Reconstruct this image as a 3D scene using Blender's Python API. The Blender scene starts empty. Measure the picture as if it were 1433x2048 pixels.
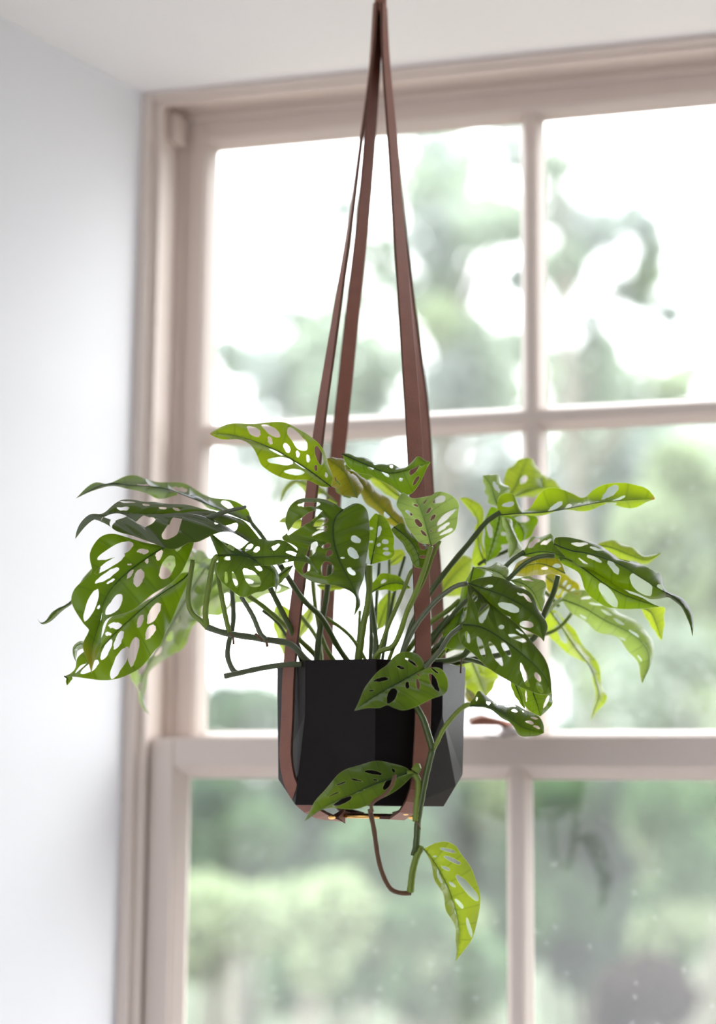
import bpy, bmesh, math, random
from mathutils import Vector, Matrix, geometry
import numpy as np

# ------------------------------------------------------------------ camera, sky, exposure
sc = bpy.context.scene
COL = sc.collection
CAM = Vector((0.0, 0.0, 1.55))
FPX, W, H = 3700.0, 1433.0, 2048.0
PITCH, YAW, ROLL = math.radians(9.15), math.radians(16.0), math.radians(0.53)
_f = Vector((-math.sin(YAW), math.cos(YAW), 0)); _r = Vector((math.cos(YAW), math.sin(YAW), 0)); _u = Vector((0, 0, 1))
FW = _f * math.cos(PITCH) + _u * math.sin(PITCH)
_u2 = _u * math.cos(PITCH) - _f * math.sin(PITCH)
RT = _r * math.cos(ROLL) + _u2 * math.sin(ROLL)
UP = _u2 * math.cos(ROLL) - _r * math.sin(ROLL)
FOCUS, APERTURE = 1.63, 0.030

cd = bpy.data.cameras.new('camera')
cam = bpy.data.objects.new('camera', cd); COL.objects.link(cam)
cam.matrix_world = Matrix(((RT.x, UP.x, -FW.x, CAM.x), (RT.y, UP.y, -FW.y, CAM.y), (RT.z, UP.z, -FW.z, CAM.z), (0, 0, 0, 1)))
cd.sensor_fit = 'HORIZONTAL'; cd.sensor_width = 24.0
cd.lens = FPX / W * 24.0
cd.clip_start = 0.05; cd.clip_end = 300
cd.dof.use_dof = True; cd.dof.focus_distance = FOCUS
cd.dof.aperture_fstop = (cd.lens / 1000.0) / APERTURE
sc.camera = cam

world = bpy.data.worlds.new('overcast_sky'); sc.world = world; world.use_nodes = True
nt = world.node_tree; nt.nodes.clear()
tc = nt.nodes.new('ShaderNodeTexCoord'); sp = nt.nodes.new('ShaderNodeSeparateXYZ')
mr = nt.nodes.new('ShaderNodeMapRange'); mr.inputs['From Min'].default_value = 0; mr.inputs['From Max'].default_value = 1
SKY_H, SKY_Z = 3.6, 9.0
mr.inputs['To Min'].default_value = SKY_H; mr.inputs['To Max'].default_value = SKY_Z
bg = nt.nodes.new('ShaderNodeBackground'); bg.inputs['Color'].default_value = (0.955, 0.975, 1.0, 1)
wo = nt.nodes.new('ShaderNodeOutputWorld')
nt.links.new(tc.outputs['Generated'], sp.inputs[0]); nt.links.new(sp.outputs['Z'], mr.inputs['Value'])
nt.links.new(mr.outputs['Result'], bg.inputs['Strength']); nt.links.new(bg.outputs[0], wo.inputs[0])
world.cycles.sampling_method = 'AUTOMATIC'

sun = bpy.data.lights.new('veiled_sun', 'SUN'); sun.energy = 0.9; sun.angle = math.radians(24); sun.color = (1.0, 0.985, 0.96)
so = bpy.data.objects.new('veiled_sun', sun); COL.objects.link(so)
_az, _el = math.radians(68), math.radians(24)     # high on the right outside, behind thin cloud
so.rotation_euler = Vector((math.sin(_az)*math.cos(_el), math.cos(_az)*math.cos(_el), math.sin(_el))).to_track_quat('Z', 'Y').to_euler()
def portal(name, loc, rot, sx, sy):
    l = bpy.data.lights.new(name, 'AREA'); l.shape = 'RECTANGLE'; l.size = sx; l.size_y = sy
    l.cycles.is_portal = True
    o = bpy.data.objects.new(name, l); COL.objects.link(o); o.location = loc; o.rotation_euler = rot
portal('window_light_portal', (-0.19, 2.09, 1.60), (math.radians(-90), 0, 0), 1.30, 1.62)
portal('fill_window_portal', (-1.45, -2.62, 1.35), (math.radians(90), 0, 0), 1.9, 1.6)  # portal of the window added behind the camera

sc.view_settings.view_transform = 'Standard'; sc.view_settings.look = 'None'
sc.view_settings.exposure = 0.25; sc.view_settings.gamma = 1.0
sc.view_settings.use_curve_mapping = False
sc.cycles.max_bounces = 12; sc.cycles.diffuse_bounces = 6; sc.cycles.glossy_bounces = 3
sc.cycles.transmission_bounces = 8; sc.cycles.transparent_max_bounces = 24
sc.cycles.use_denoising = True
sc.cycles.caustics_reflective = False; sc.cycles.caustics_refractive = False

# ------------------------------------------------------------------ helpers
def ray(px, py):
    return FW + RT * ((px - 716.5) / FPX) - UP * ((py - 1024.0) / FPX)
def at(px, py, depth):                       # point at a distance along the camera axis
    return CAM + ray(px, py) * depth
def plane(px, py, Y):                        # point on the vertical plane y = Y
    d = ray(px, py); return CAM + d * (Y / d.y)

def mesh_obj(name, verts, faces, mat, parent=None, smooth=False, bevel=0.0):
    me = bpy.data.meshes.new(name)
    me.from_pydata([tuple(v) for v in verts], [], faces); me.update()
    o = bpy.data.objects.new(name, me); COL.objects.link(o)
    if mat: me.materials.append(mat)
    if smooth:
        for p in me.polygons: p.use_smooth = True
    if parent is not None: o.parent = parent; o.matrix_parent_inverse = parent.matrix_world.inverted()
    if bevel:
        b = o.modifiers.new('bevel', 'BEVEL'); b.width = bevel; b.segments = 2; b.limit_method = 'ANGLE'
    return o
class MB:
    def __init__(s): s.v = []; s.f = []
    def add(s, vs, fs):
        n = len(s.v); s.v += [Vector(v) for v in vs]; s.f += [tuple(i + n for i in f) for f in fs]; return s
    def box(s, x0, x1, y0, y1, z0, z1):
        return s.add([(x0,y0,z0),(x1,y0,z0),(x1,y1,z0),(x0,y1,z0),(x0,y0,z1),(x1,y0,z1),(x1,y1,z1),(x0,y1,z1)],
                     [(0,3,2,1),(4,5,6,7),(0,1,5,4),(1,2,6,5),(2,3,7,6),(3,0,4,7)])
    def prism(s, prof, a, b, axis):          # prof: (lateral, y) closed outline, run along z or x from a to b
        n = len(prof)
        if axis == 'z': vs = [(p, q, a) for p, q in prof] + [(p, q, b) for p, q in prof]
        else: vs = [(a, q, p) for p, q in prof] + [(b, q, p) for p, q in prof]
        fs = [tuple(range(n)), tuple(range(2*n-1, n-1, -1))] + [(i, i+n, (i+1) % n + n, (i+1) % n) for i in range(n)]
        return s.add(vs, fs)
    def build(s, name, mat, parent=None, smooth=False, bevel=0.0):
        o = mesh_obj(name, s.v, s.f, mat, parent, smooth, bevel)
        bm = bmesh.new(); bm.from_mesh(o.data); bmesh.ops.recalc_face_normals(bm, faces=bm.faces); bm.to_mesh(o.data); bm.free()
        return o
def empty(name, loc):
    o = bpy.data.objects.new(name, None); o.empty_display_size = 0.05; COL.objects.link(o)
    o.location = loc; o.matrix_world = Matrix.Translation(loc); return o
def tag(o, label=None, cat=None, group=None, kind=None):
    if label: o['label'] = label
    if cat: o['category'] = cat
    if group: o['group'] = group
    if kind: o['kind'] = kind
    return o
def catmull(pts, n):
    P = np.array(pts, float)
    if len(P) == 2: return np.array([P[0] + (P[1]-P[0]) * i / (n-1) for i in range(n)])
    Q = np.vstack([2*P[0]-P[1], P, 2*P[-1]-P[-2]]); out = []
    for i in range(1, len(Q)-2):
        a, b, c, d = Q[i-1], Q[i], Q[i+1], Q[i+2]
        for k in range(16):
            t = k / 16.0
            out.append(0.5*((2*b)+(-a+c)*t+(2*a-5*b+4*c-d)*t*t+(-a+3*b-3*c+d)*t**3))
    out.append(P[-1]); out = np.array(out)
    s = np.concatenate([[0], np.cumsum(np.linalg.norm(np.diff(out[:, :2], axis=0), axis=1))])
    q = np.linspace(0, s[-1], n)
    return np.array([[np.interp(x, s, out[:, k]) for k in range(out.shape[1])] for x in q])
def tube(mb, pts, rad, seg=8, cap=True):
    P = [Vector(p) for p in pts]; n = len(P); rings = []; up = Vector((0.13, 0.2, 1)).normalized(); X = None
    for i, p in enumerate(P):
        t = (P[min(i+1, n-1)] - P[max(i-1, 0)]).normalized()
        if X is None: X = t.cross(up if abs(t.dot(up)) < .9 else Vector((1, 0, 0))).normalized()
        X = (X - t * X.dot(t)).normalized(); Yv = t.cross(X); r = rad[i] if hasattr(rad, '__len__') else rad
        rings.append([p + (X*math.cos(a) + Yv*math.sin(a)) * r for a in [2*math.pi*k/seg for k in range(seg)]])
    vs = [v for r in rings for v in r]; fs = []
    for i in range(n-1):
        for k in range(seg):
            a, b = i*seg+k, i*seg+(k+1) % seg; fs.append((a, b, b+seg, a+seg))
    if cap: fs += [tuple(range(seg-1, -1, -1)), tuple(range((n-1)*seg, n*seg))]
    return mb.add(vs, fs)

# ------------------------------------------------------------------ materials
def mat(name):
    m = bpy.data.materials.new(name); m.use_nodes = True; t = m.node_tree; t.nodes.clear()
    o = t.nodes.new('ShaderNodeOutputMaterial'); return m, t, o
def N(t, ty, **kw):
    n = t.nodes.new(ty)
    for k, v in kw.items():
        if k in n.inputs: n.inputs[k].default_value = v
        else: setattr(n, k, v)
    return n
def principled(name, col, rough=0.6, var=0.06, scale=20, bump=0.0, bscale=200, metal=0.0, spec=0.5):
    m, t, o = mat(name); b = N(t, 'ShaderNodeBsdfPrincipled'); b.inputs['Roughness'].default_value = rough
    b.inputs['Metallic'].default_value = metal; b.inputs['Specular IOR Level'].default_value = spec
    tcn = N(t, 'ShaderNodeTexCoord'); nz = N(t, 'ShaderNodeTexNoise'); nz.inputs['Scale'].default_value = scale
    nz.inputs['Detail'].default_value = 4
    t.links.new(tcn.outputs['Object'], nz.inputs['Vector'])
    r = N(t, 'ShaderNodeMix', data_type='RGBA')
    r.inputs[6].default_value = tuple(c*(1-var) for c in col) + (1,); r.inputs[7].default_value = tuple(min(1, c*(1+var)) for c in col) + (1,)
    t.links.new(nz.outputs['Fac'], r.inputs[0]); t.links.new(r.outputs[2], b.inputs['Base Color'])
    if bump:
        n2 = N(t, 'ShaderNodeTexNoise'); n2.inputs['Scale'].default_value = bscale; n2.inputs['Detail'].default_value = 3
        t.links.new(tcn.outputs['Object'], n2.inputs['Vector'])
        bp = N(t, 'ShaderNodeBump'); bp.inputs['Strength'].default_value = bump; bp.inputs['Distance'].default_value = 0.001
        t.links.new(n2.outputs['Fac'], bp.inputs['Height']); t.links.new(bp.outputs[0], b.inputs['Normal'])
    t.links.new(b.outputs[0], o.inputs[0]); return m
M_WALL = principled('white_wall_paint', (0.87, 0.885, 0.93), 0.7, 0.01, 6, 0.15, 300)
M_CEIL = principled('white_ceiling_paint', (0.88, 0.885, 0.90), 0.75, 0.01, 6, 0.15, 300)
M_TRIM = principled('taupe_window_paint', (0.665, 0.575, 0.525), 0.42, 0.03, 9, 0.12, 120)
M_POT = principled('matte_black_clay', (0.0075, 0.0045, 0.005), 0.42, 0.15, 60, 0.12, 900, spec=0.12)
M_LEATHER = principled('brown_leather', (0.265, 0.105, 0.073), 0.5, 0.18, 70, 0.5, 900)
M_LEDGE = principled('raw_leather_edge', (0.12, 0.055, 0.035), 0.8, 0.2, 200, 0.4, 1500)
M_BRASS = principled('brass', (0.80, 0.48, 0.16), 0.25, 0.05, 40, metal=1.0)
M_NICKEL = principled('aged_sash_lock_metal', (0.62, 0.58, 0.58), 0.3, 0.1, 60, metal=0.9)
M_COPPER = principled('copper_lock_lever', (0.30, 0.13, 0.09), 0.4, 0.1, 60, metal=0.5)
M_FLOOR = principled('oak_floor', (0.46, 0.40, 0.34), 0.5, 0.2, 8)
M_SOIL = principled('potting_soil', (0.03, 0.02, 0.014), 0.95, 0.5, 300, 0.8, 500)

def leaf_mat(name, dif, tra, rib, rim, gloss=0.32, tmix=0.5, patch=None, rough=0.34):
    m, t, o = mat(name)
    uv = N(t, 'ShaderNodeUVMap'); uv.uv_map = 'leaf'
    s = N(t, 'ShaderNodeSeparateXYZ'); t.links.new(uv.outputs[0], s.inputs[0])
    def mth(op, a, b=None, c=None):
        n = N(t, 'ShaderNodeMath', operation=op)
        for i, q in enumerate((a, b, c)):
            if q is None: continue
            if hasattr(q, 'node'): t.links.new(q, n.inputs[i])
            else: n.inputs[i].default_value = q
        return n.outputs[0]
    av = mth('ABSOLUTE', s.outputs['Y'])
    ribf = mth('MULTIPLY', mth('ADD', mth('MINIMUM', mth('MULTIPLY', av, 22.0), 1.0), mth('MINIMUM', mth('MULTIPLY', av, 3.2), 1.0)), 0.5)               # 0 on the midrib
    k = mth('ABSOLUTE', mth('SUBTRACT', mth('FRACT', mth('MULTIPLY', s.outputs['X'], 9.0)), 0.5))
    lat = mth('MINIMUM', mth('MULTIPLY', k, 11.0), 1.0)                          # 0 on lateral veins
    lat = mth('ADD', mth('MULTIPLY', lat, 0.28), 0.72)
    vein = mth('MULTIPLY', mth('ADD', mth('MULTIPLY', ribf, 0.62), 0.38), lat)
    at_ = N(t, 'ShaderNodeAttribute'); at_.attribute_name = 'rim'
    tcn = N(t, 'ShaderNodeTexCoord'); nz = N(t, 'ShaderNodeTexNoise'); nz.inputs['Scale'].default_value = 45
    nz.inputs['Detail'].default_value = 5; t.links.new(tcn.outputs['Object'], nz.inputs['Vector'])
    nb = N(t, 'ShaderNodeTexNoise'); nb.inputs['Scale'].default_value = 9; t.links.new(tcn.outputs['Object'], nb.inputs['Vector'])
    def mix(f, a, b):
        n = N(t, 'ShaderNodeMix', data_type='RGBA')
        for i, q in ((0, f), (6, a), (7, b)):
            if hasattr(q, 'node'): t.links.new(q, n.inputs[i])
            elif i == 0: n.inputs[0].default_value = q
            else: n.inputs[i].default_value = tuple(q) + (1,)
        return n.outputs[2]
    d0 = mix(nz.outputs['Fac'], [c*0.75 for c in dif], [c*1.25 for c in dif])
    dcol = mix(vein, rib, d0)
    tv = mix(nb.outputs['Fac'], [tra[0]*0.72, tra[1]*0.82, tra[2]*0.8], [min(1, tra[0]*1.35), min(1, tra[1]*1.15), tra[2]*1.3])
    tcol = mix(vein, [tra[0]*0.22, tra[1]*0.33, tra[2]*0.5], tv)
    if patch:
        pf = mth('MULTIPLY', mth('SUBTRACT', s.outputs['X'], patch[0]), patch[1])
        pf = mth('MINIMUM', mth('MAXIMUM', pf, 0.0), 1.0)
        dcol = mix(pf, dcol, patch[2]); tcol = mix(pf, tcol, [min(1, c*1.6) for c in patch[2]])
    rf = mth('MULTIPLY', at_.outputs['Fac'], 0.75)
    tcol = mix(rf, tcol, rim); dcol = mix(rf, dcol, [c*0.7 for c in rim])
    bump = N(t, 'ShaderNodeBump'); bump.inputs['Strength'].default_value = 0.5; bump.inputs['Distance'].default_value = 0.0012
    t.links.new(vein, bump.inputs['Height'])
    D = N(t, 'ShaderNodeBsdfDiffuse'); T = N(t, 'ShaderNodeBsdfTranslucent'); G = N(t, 'ShaderNodeBsdfGlossy')
    G.inputs['Roughness'].default_value = rough
    t.links.new(dcol, D.inputs[0]); t.links.new(tcol, T.inputs[0])
    for q in (D, T, G): t.links.new(bump.outputs[0], q.inputs['Normal'])
    G.inputs['Color'].default_value = (0.85, 0.82, 0.92, 1)
    ms = N(t, 'ShaderNodeMixShader'); ms.inputs[0].default_value = tmix
    t.links.new(D.outputs[0], ms.inputs[1]); t.links.new(T.outputs[0], ms.inputs[2])
    fr = N(t, 'ShaderNodeFresnel'); fr.inputs['IOR'].default_value = 1.42
    g = mth('MINIMUM', mth('MULTIPLY', fr.outputs[0], gloss*2.2), gloss*0.42)
    m2 = N(t, 'ShaderNodeMixShader'); t.links.new(g, m2.inputs[0]); t.links.new(ms.outputs[0], m2.inputs[1]); t.links.new(G.outputs[0], m2.inputs[2])
    t.links.new(m2.outputs[0], o.inputs[0]); return m
LM = {
 'shaded':  leaf_mat('shaded_leaf', (0.018, 0.030, 0.007), (0.095, 0.17, 0.002), (0.022, 0.026, 0.022), (0.36, 0.38, 0.14), gloss=0.32),  # darker copy of the leaf; shade from neighbouring leaves put into its colour
 'dark':  leaf_mat('mature_leaf', (0.024, 0.045, 0.005), (0.135, 0.235, 0.002), (0.022, 0.034, 0.02), (0.42, 0.46, 0.16)),
 'mid':   leaf_mat('green_leaf', (0.045, 0.088, 0.010), (0.20, 0.345, 0.004), (0.03, 0.055, 0.02), (0.50, 0.58, 0.20)),
 'lime':  leaf_mat('young_lime_leaf', (0.09, 0.15, 0.010), (0.40, 0.53, 0.03), (0.09, 0.15, 0.03), (0.6, 0.7, 0.25), tmix=0.6),
 'pale':  leaf_mat('pale_leaf', (0.15, 0.23, 0.08), (0.33, 0.47, 0.08), (0.12, 0.18, 0.07), (0.6, 0.7, 0.4), gloss=0.42, tmix=0.55),
 'olive': leaf_mat('yellowing_leaf', (0.12, 0.125, 0.02), (0.33, 0.33, 0.01), (0.09, 0.09, 0.03), (0.6, 0.55, 0.2), tmix=0.55),
 'tip':   leaf_mat('green_leaf_yellow_tip', (0.035, 0.07, 0.006), (0.17, 0.31, 0.002), (0.025, 0.04, 0.02), (0.50, 0.50, 0.2), patch=(0.84, 6.0, (0.26, 0.22, 0.01))),
 'burn':  leaf_mat('green_leaf_burnt_tip', (0.08, 0.15, 0.012), (0.36, 0.52, 0.004), (0.07, 0.12, 0.02), (0.6, 0.68, 0.2), tmix=0.58, patch=(0.97, 40.0, (0.36, 0.13, 0.05))),
}
M_RIB = principled('leaf_midrib', (0.035, 0.06, 0.02), 0.6, 0.2, 60, spec=0.25)
M_RIBL = principled('light_leaf_midrib', (0.14, 0.22, 0.05), 0.6, 0.2, 60, spec=0.25)
M_STEM = principled('green_stem', (0.18, 0.26, 0.03), 0.42, 0.25, 60, 0.2, 300)
M_STEMD = principled('dark_green_stem', (0.065, 0.10, 0.02), 0.35, 0.3, 60, 0.2, 300)
M_STEMG = principled('grey_green_vine', (0.11, 0.135, 0.075), 0.35, 0.25, 50, 0.25, 300)
M_ROOT = principled('brown_aerial_root', (0.13, 0.065, 0.03), 0.55, 0.3, 90, 0.3, 300)
SM = {'s': M_STEM, 'd': M_STEMD, 'g': M_STEMG, 'r': M_ROOT}

def glass_mat():
    m, t, o = mat('dusty_window_glass')
    tr = N(t, 'ShaderNodeBsdfTransparent'); tr.inputs[0].default_value = (0.985, 0.99, 0.985, 1)
    gl = N(t, 'ShaderNodeBsdfGlossy'); gl.inputs['Roughness'].default_value = 0.02
    du = N(t, 'ShaderNodeBsdfTranslucent'); du.inputs[0].default_value = (0.9, 0.92, 0.95, 1)
    tcn = N(t, 'ShaderNodeTexCoord')
    v = N(t, 'ShaderNodeTexVoronoi'); v.inputs['Scale'].default_value = 46; t.links.new(tcn.outputs['Object'], v.inputs['Vector'])
    n = N(t, 'ShaderNodeTexNoise'); n.inputs['Scale'].default_value = 9; t.links.new(tcn.outputs['Object'], n.inputs['Vector'])
    a = N(t, 'ShaderNodeMapRange'); a.inputs['From Min'].default_value = 0.05; a.inputs['From Max'].default_value = 0.12
    a.inputs['To Min'].default_value = 0.10; a.inputs['To Max'].default_value = 0.0
    t.links.new(v.outputs['Distance'], a.inputs['Value'])
    b = N(t, 'ShaderNodeMath', operation='MULTIPLY_ADD'); t.links.new(n.outputs['Fac'], b.inputs[0]); b.inputs[1].default_value = 0.02; b.inputs[2].default_value = DUST
    c = N(t, 'ShaderNodeMath', operation='ADD'); t.links.new(a.outputs[0], c.inputs[0]); t.links.new(b.outputs[0], c.inputs[1])
    m1 = N(t, 'ShaderNodeMixShader'); t.links.new(c.outputs[0], m1.inputs[0]); t.links.new(tr.outputs[0], m1.inputs[1]); t.links.new(du.outputs[0], m1.inputs[2])
    lw = N(t, 'ShaderNodeLayerWeight'); lw.inputs['Blend'].default_value = 0.5
    pw = N(t, 'ShaderNodeMath', operation='POWER'); t.links.new(lw.outputs['Facing'], pw.inputs[0]); pw.inputs[1].default_value = 5.0
    fr = N(t, 'ShaderNodeMath', operation='MULTIPLY_ADD'); t.links.new(pw.outputs[0], fr.inputs[0]); fr.inputs[1].default_value = 0.9; fr.inputs[2].default_value = 0.02
    m2 = N(t, 'ShaderNodeMixShader'); t.links.new(fr.outputs[0], m2.inputs[0]); t.links.new(m1.outputs[0], m2.inputs[1]); t.links.new(gl.outputs[0], m2.inputs[2])
    t.links.new(m2.outputs[0], o.inputs[0]); return m
DUST = 0.018
M_GLASS = glass_mat()

# ------------------------------------------------------------------ the room
YB, YL, YU = 1.950, 1.965, 2.018            # bead, lower sash, upper sash: front faces
XJ = plane(267, 1000, YB).x                 # where the plaster meets the window frame
XR = 2 * (-0.19) - XJ                       # the far jamb
ZC = plane(353, 184, YB).z                  # ceiling
ZS = 0.80                                   # sill height
SPL = 0.27                                  # splay of the window recess
YR = 1.42                                   # room face of the window wall
xl, xr = XJ - SPL*(YB-YR), XR + SPL*(YB-YR)
def struct(mb, name, m, label=None, smooth=False, bevel=0.0):
    o = mb.build(name, m, None, smooth, bevel); o['kind'] = 'structure'
    if label: o['label'] = label
    return o
ZR = 2.85                                   # the room's own, higher ceiling
struct(MB().box(xl-0.02, xr+0.02, YR+0.001, 2.085, ZC, ZC+0.12), 'ceiling', M_CEIL, 'smooth white ceiling of the window recess')
struct(MB().box(-2.6, 2.8, -2.6, YR+0.12, ZR, ZR+0.1), 'ceiling', M_CEIL, 'ceiling of the room')
struct(MB().box(-2.6, 2.8, YR, YR+0.12, ZC+0.12, ZR).box(-2.6, 2.8, YR, YR+0.001, ZC, ZC+0.12), 'wall_above', M_WALL, 'white wall above the window recess')
m = MB().prism([(XJ, YB-0.002), (xl, YR), (-2.6, YR), (-2.6, 2.085), (XJ-0.03, 2.085), (XJ-0.03, YB)], 0.0, ZC, 'z')
struct(m, 'wall_left', M_WALL, 'white plaster wall splaying out to the left of the window')
m = MB().prism([(XR, YB-0.002), (xr, YR), (2.8, YR), (2.8, 2.085), (XR+0.03, 2.085), (XR+0.03, YB)], 0.0, ZC, 'z')
struct(m, 'wall_right', M_WALL, 'white plaster wall splaying out to the right of the window')
struct(MB().prism([(XJ-0.03, YB-0.002), (xl-0.02, YR), (xr+0.02, YR), (XR+0.03, YB-0.002)], 0.0, ZS-0.03, 'z').box(XJ-0.03, XR+0.03, YB-0.002, 2.2, 0, ZS-0.04), 'wall_front', M_WALL, 'white wall below the window')
struct(MB().box(-2.6, -2.5, -2.6, YR, 0, ZR), 'wall_far_left', M_WALL, 'white side wall of the room')
struct(MB().box(2.7, 2.8, -2.6, YR, 0, ZR), 'wall_far_right', M_WALL, 'white side wall of the room')
struct(MB().box(-2.5, -2.4, -2.6, -2.5, 0, ZR).box(-0.5, 2.7, -2.6, -2.5, 0, ZR).box(-2.4, -0.5, -2.6, -2.5, 0, 0.55).box(-2.4, -0.5, -2.6, -2.5, 2.15, ZR), 'wall_back', M_WALL, 'white wall behind the camera with an opening added for fill light')
struct(MB().box(-2.6, 2.8, -2.6, 2.2, -0.08, 0), 'floor', M_FLOOR, 'oak floor of the room')
b = MB()  # unseen window, placed and sized to light the trim from the room side
for x in (-2.4, -1.48, -0.56): b.box(x, x+0.06, -2.58, -2.53, 0.55, 2.15)
b.box(-2.4, -0.5, -2.58, -2.53, 0.55, 0.61).box(-2.4, -0.5, -2.58, -2.53, 2.09, 2.15)
struct(b, 'fill_window', M_TRIM, 'unseen window added behind the camera for fill light')

# ------------------------------------------------------------------ the sash window
win = empty('window_1', Vector(((XJ+XR)/2, YB, ZS))); win['kind'] = 'structure'; win['label'] = 'taupe painted sash window with small panes'
BW = 0.009; BD = 0.018                      # moulding round each pane
def zpl(px, py, Y): return plane(px, py, Y).z
def xpl(px, py, Y): return plane(px, py, Y).x
xb1 = xpl(283, 1000, YB-0.008); xb2 = xpl(304, 1000, YB)
xg0u = xpl(395, 1000, YU)                   # inner edge of the upper stile's flat
xs0u = xpl(330, 1000, YU)
xs0l = xpl(293, 1740, YL); xg0l = xpl(341, 1740, YL)
zhead = zpl(1193, 120, YB)
# linings: jambs, head, beads
def jamb(sgn):
    b = MB(); mx = lambda x: x if sgn < 0 else 2*(-0.19) - x
    def bx(x0, x1, *a):
        p, q = sorted((mx(x0), mx(x1))); b.box(p, q, *a)
    bx(XJ-0.03, xb2-0.004, YB+0.012, 2.075, ZS, ZC)
    return b.build('jamb', M_TRIM, win), mx
for sgn in (-1, 1):
    _, mx = jamb(sgn)
    p, q = sorted((mx(XJ-0.001), mx(xb2))); MB().box(p, q, YB, YB+0.013, ZS, ZC).build('casing_bead', M_TRIM, win, bevel=0.003)
    p, q = sorted((mx(XJ-0.001), mx(xb1))); MB().box(p, q, YB-0.008, YB, ZS, ZC).build('casing_bead', M_TRIM, win, bevel=0.003)
    # parting bead between the two sash tracks
    p, q = sorted((mx(xb2-0.006), mx(xb2+0.006))); MB().box(p, q, YL+0.046, YU-0.001, ZS, ZC-0.01).build('parting_bead', M_TRIM, win, bevel=0.001)
    p, q = sorted((mx(xb2-0.005), mx(xb2+0.008))); MB().box(p, q, YL+0.012, YL+0.042, zhead-0.035, zhead).build('sash_stop', M_TRIM, win, bevel=0.002)
MB().box(XJ, XR, YB+0.0005, YB+0.0135, zhead, ZC).build('head_bead', M_TRIM, win, bevel=0.003)
MB().box(XJ, XR, YB-0.0075, YB+0.0005, ZC-0.009, ZC).build('head_bead', M_TRIM, win, bevel=0.002)
MB().box(XJ, XR, YB+0.0135, 2.075, zhead+0.0105, ZC).build('head_jamb', M_TRIM, win)
MB().box(XJ, XR, YL+0.046, YU-0.001, zhead-0.0005, zhead+0.0105).build('parting_bead', M_TRIM, win, bevel=0.001)
MB().box(XJ-0.02, XR+0.02, YB-0.09, 2.16, ZS-0.035, ZS).build('sill', M_TRIM, win, bevel=0.004)

def moulded(flat, out, Y0):                 # rail or muntin profile: flat front, sloping mouldings down to the glass
    pass
def sash(name, Yf, xs0, xg0, ztop, zgt, zm, zgb, zbot, xm, pitch, brd=0.0):
    """Yf front face; xs0 outer stile; xg0 inner edge of the stile flat; ztop..zbot outer; zgt / zgb inner flat edges; zm muntin centre; xm first muntin"""
    s = empty(name, Vector(((XJ+XR)/2, Yf, zbot))); s.parent = win; s.matrix_parent_inverse = win.matrix_world.inverted()
    xs1, xg1 = -0.38 - xs0, xm + 2*pitch - (xm - pitch - xg0)*0 ; xg1 = xm + pitch + (xm - xg0)
    xs1 = xg1 + (xg0 - xs0); Yg = Yf + BD; Yb = Yf + 0.044
    mh = 0.005
    def stile(nm, x0, x1, z0, z1): MB().box(x0, x1, Yf, Yb, z0, z1).build(nm, M_TRIM, s, bevel=0.0015)
    stile('stile', xs0, xg0, zbot, ztop); stile('stile', xg1, xs1, zbot, ztop)
    stile('top_rail', xg0, xg1, zgt, ztop); stile('bottom_rail', xg0, xg1, zbot, zgb)
    def mould(nm, prof, a, b, axis): MB().prism(prof, a, b, axis).build(nm, M_TRIM, s)
    st = brd                                 # small step of the moulding beside the flat
    q = lambda c, d: [(c, Yf+0.0015+st*0.4), (c + d*0.003, Yf+0.004+st*0.4), (c + d*(BW+st), Yg), (c + d*(BW+st), Yg+0.006), (c, Yb-0.008)]
    mould('moulding', q(xg0, 1), zgb, zgt, 'z'); mould('moulding', q(xg1, -1), zgb, zgt, 'z')
    mould('moulding', q(zgt, -1), xg0, xg1, 'x'); mould('moulding', q(zgb, 1), xg0, xg1, 'x')
    def munt(c): return [(c-mh, Yf+0.002), (c+mh, Yf+0.002), (c+mh+0.003, Yf+0.005), (c+mh+BW, Yg), (c+mh+BW, Yg+0.005), (c+mh-0.001, Yb-0.006), (c-mh+0.001, Yb-0.006), (c-mh-BW, Yg+0.005), (c-mh-BW, Yg), (c-mh-0.003, Yf+0.005)]
    xs = [xm, xm + pitch]
    for x in xs: MB().prism([(a, y_+0.0003) for a, y_ in munt(x)], zgb, zgt, 'z').build('muntin', M_TRIM, s)
    MB().prism(munt(zm), xg0, xg1, 'x').build('muntin', M_TRIM, s)
    cols = [xg0] + xs + [xg1]
    for i in range(3):
        for (z0, z1) in ((zgb, zm), (zm, zgt)):
            MB().box(cols[i]+0.006, cols[i+1]-0.006, Yg+0.001, Yg+0.004, z0+0.006, z1-0.006).build('pane', M_GLASS, s)
    return s
zu = lambda py, px: zpl(px, py, YU)
sash('upper_sash', YU, xs0u, xg0u, zhead+0.0095, zpl(1193, 205, YU), zpl(1193, 825, YU), zpl(600, 1476, YU), zpl(600, 1476, YU)-0.045, xpl(1063, 800, YU), 0.388*YU/2)
sash('lower_sash', YL, xs0l, xg0l, zpl(380, 1475, YL), zpl(1193, 1534, YL), zpl(1193, 1534, YL)-0.345, ZS+0.09, ZS+0.002, xpl(1034, 1800, YL), 0.388*YL/2, 0.004)
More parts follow.
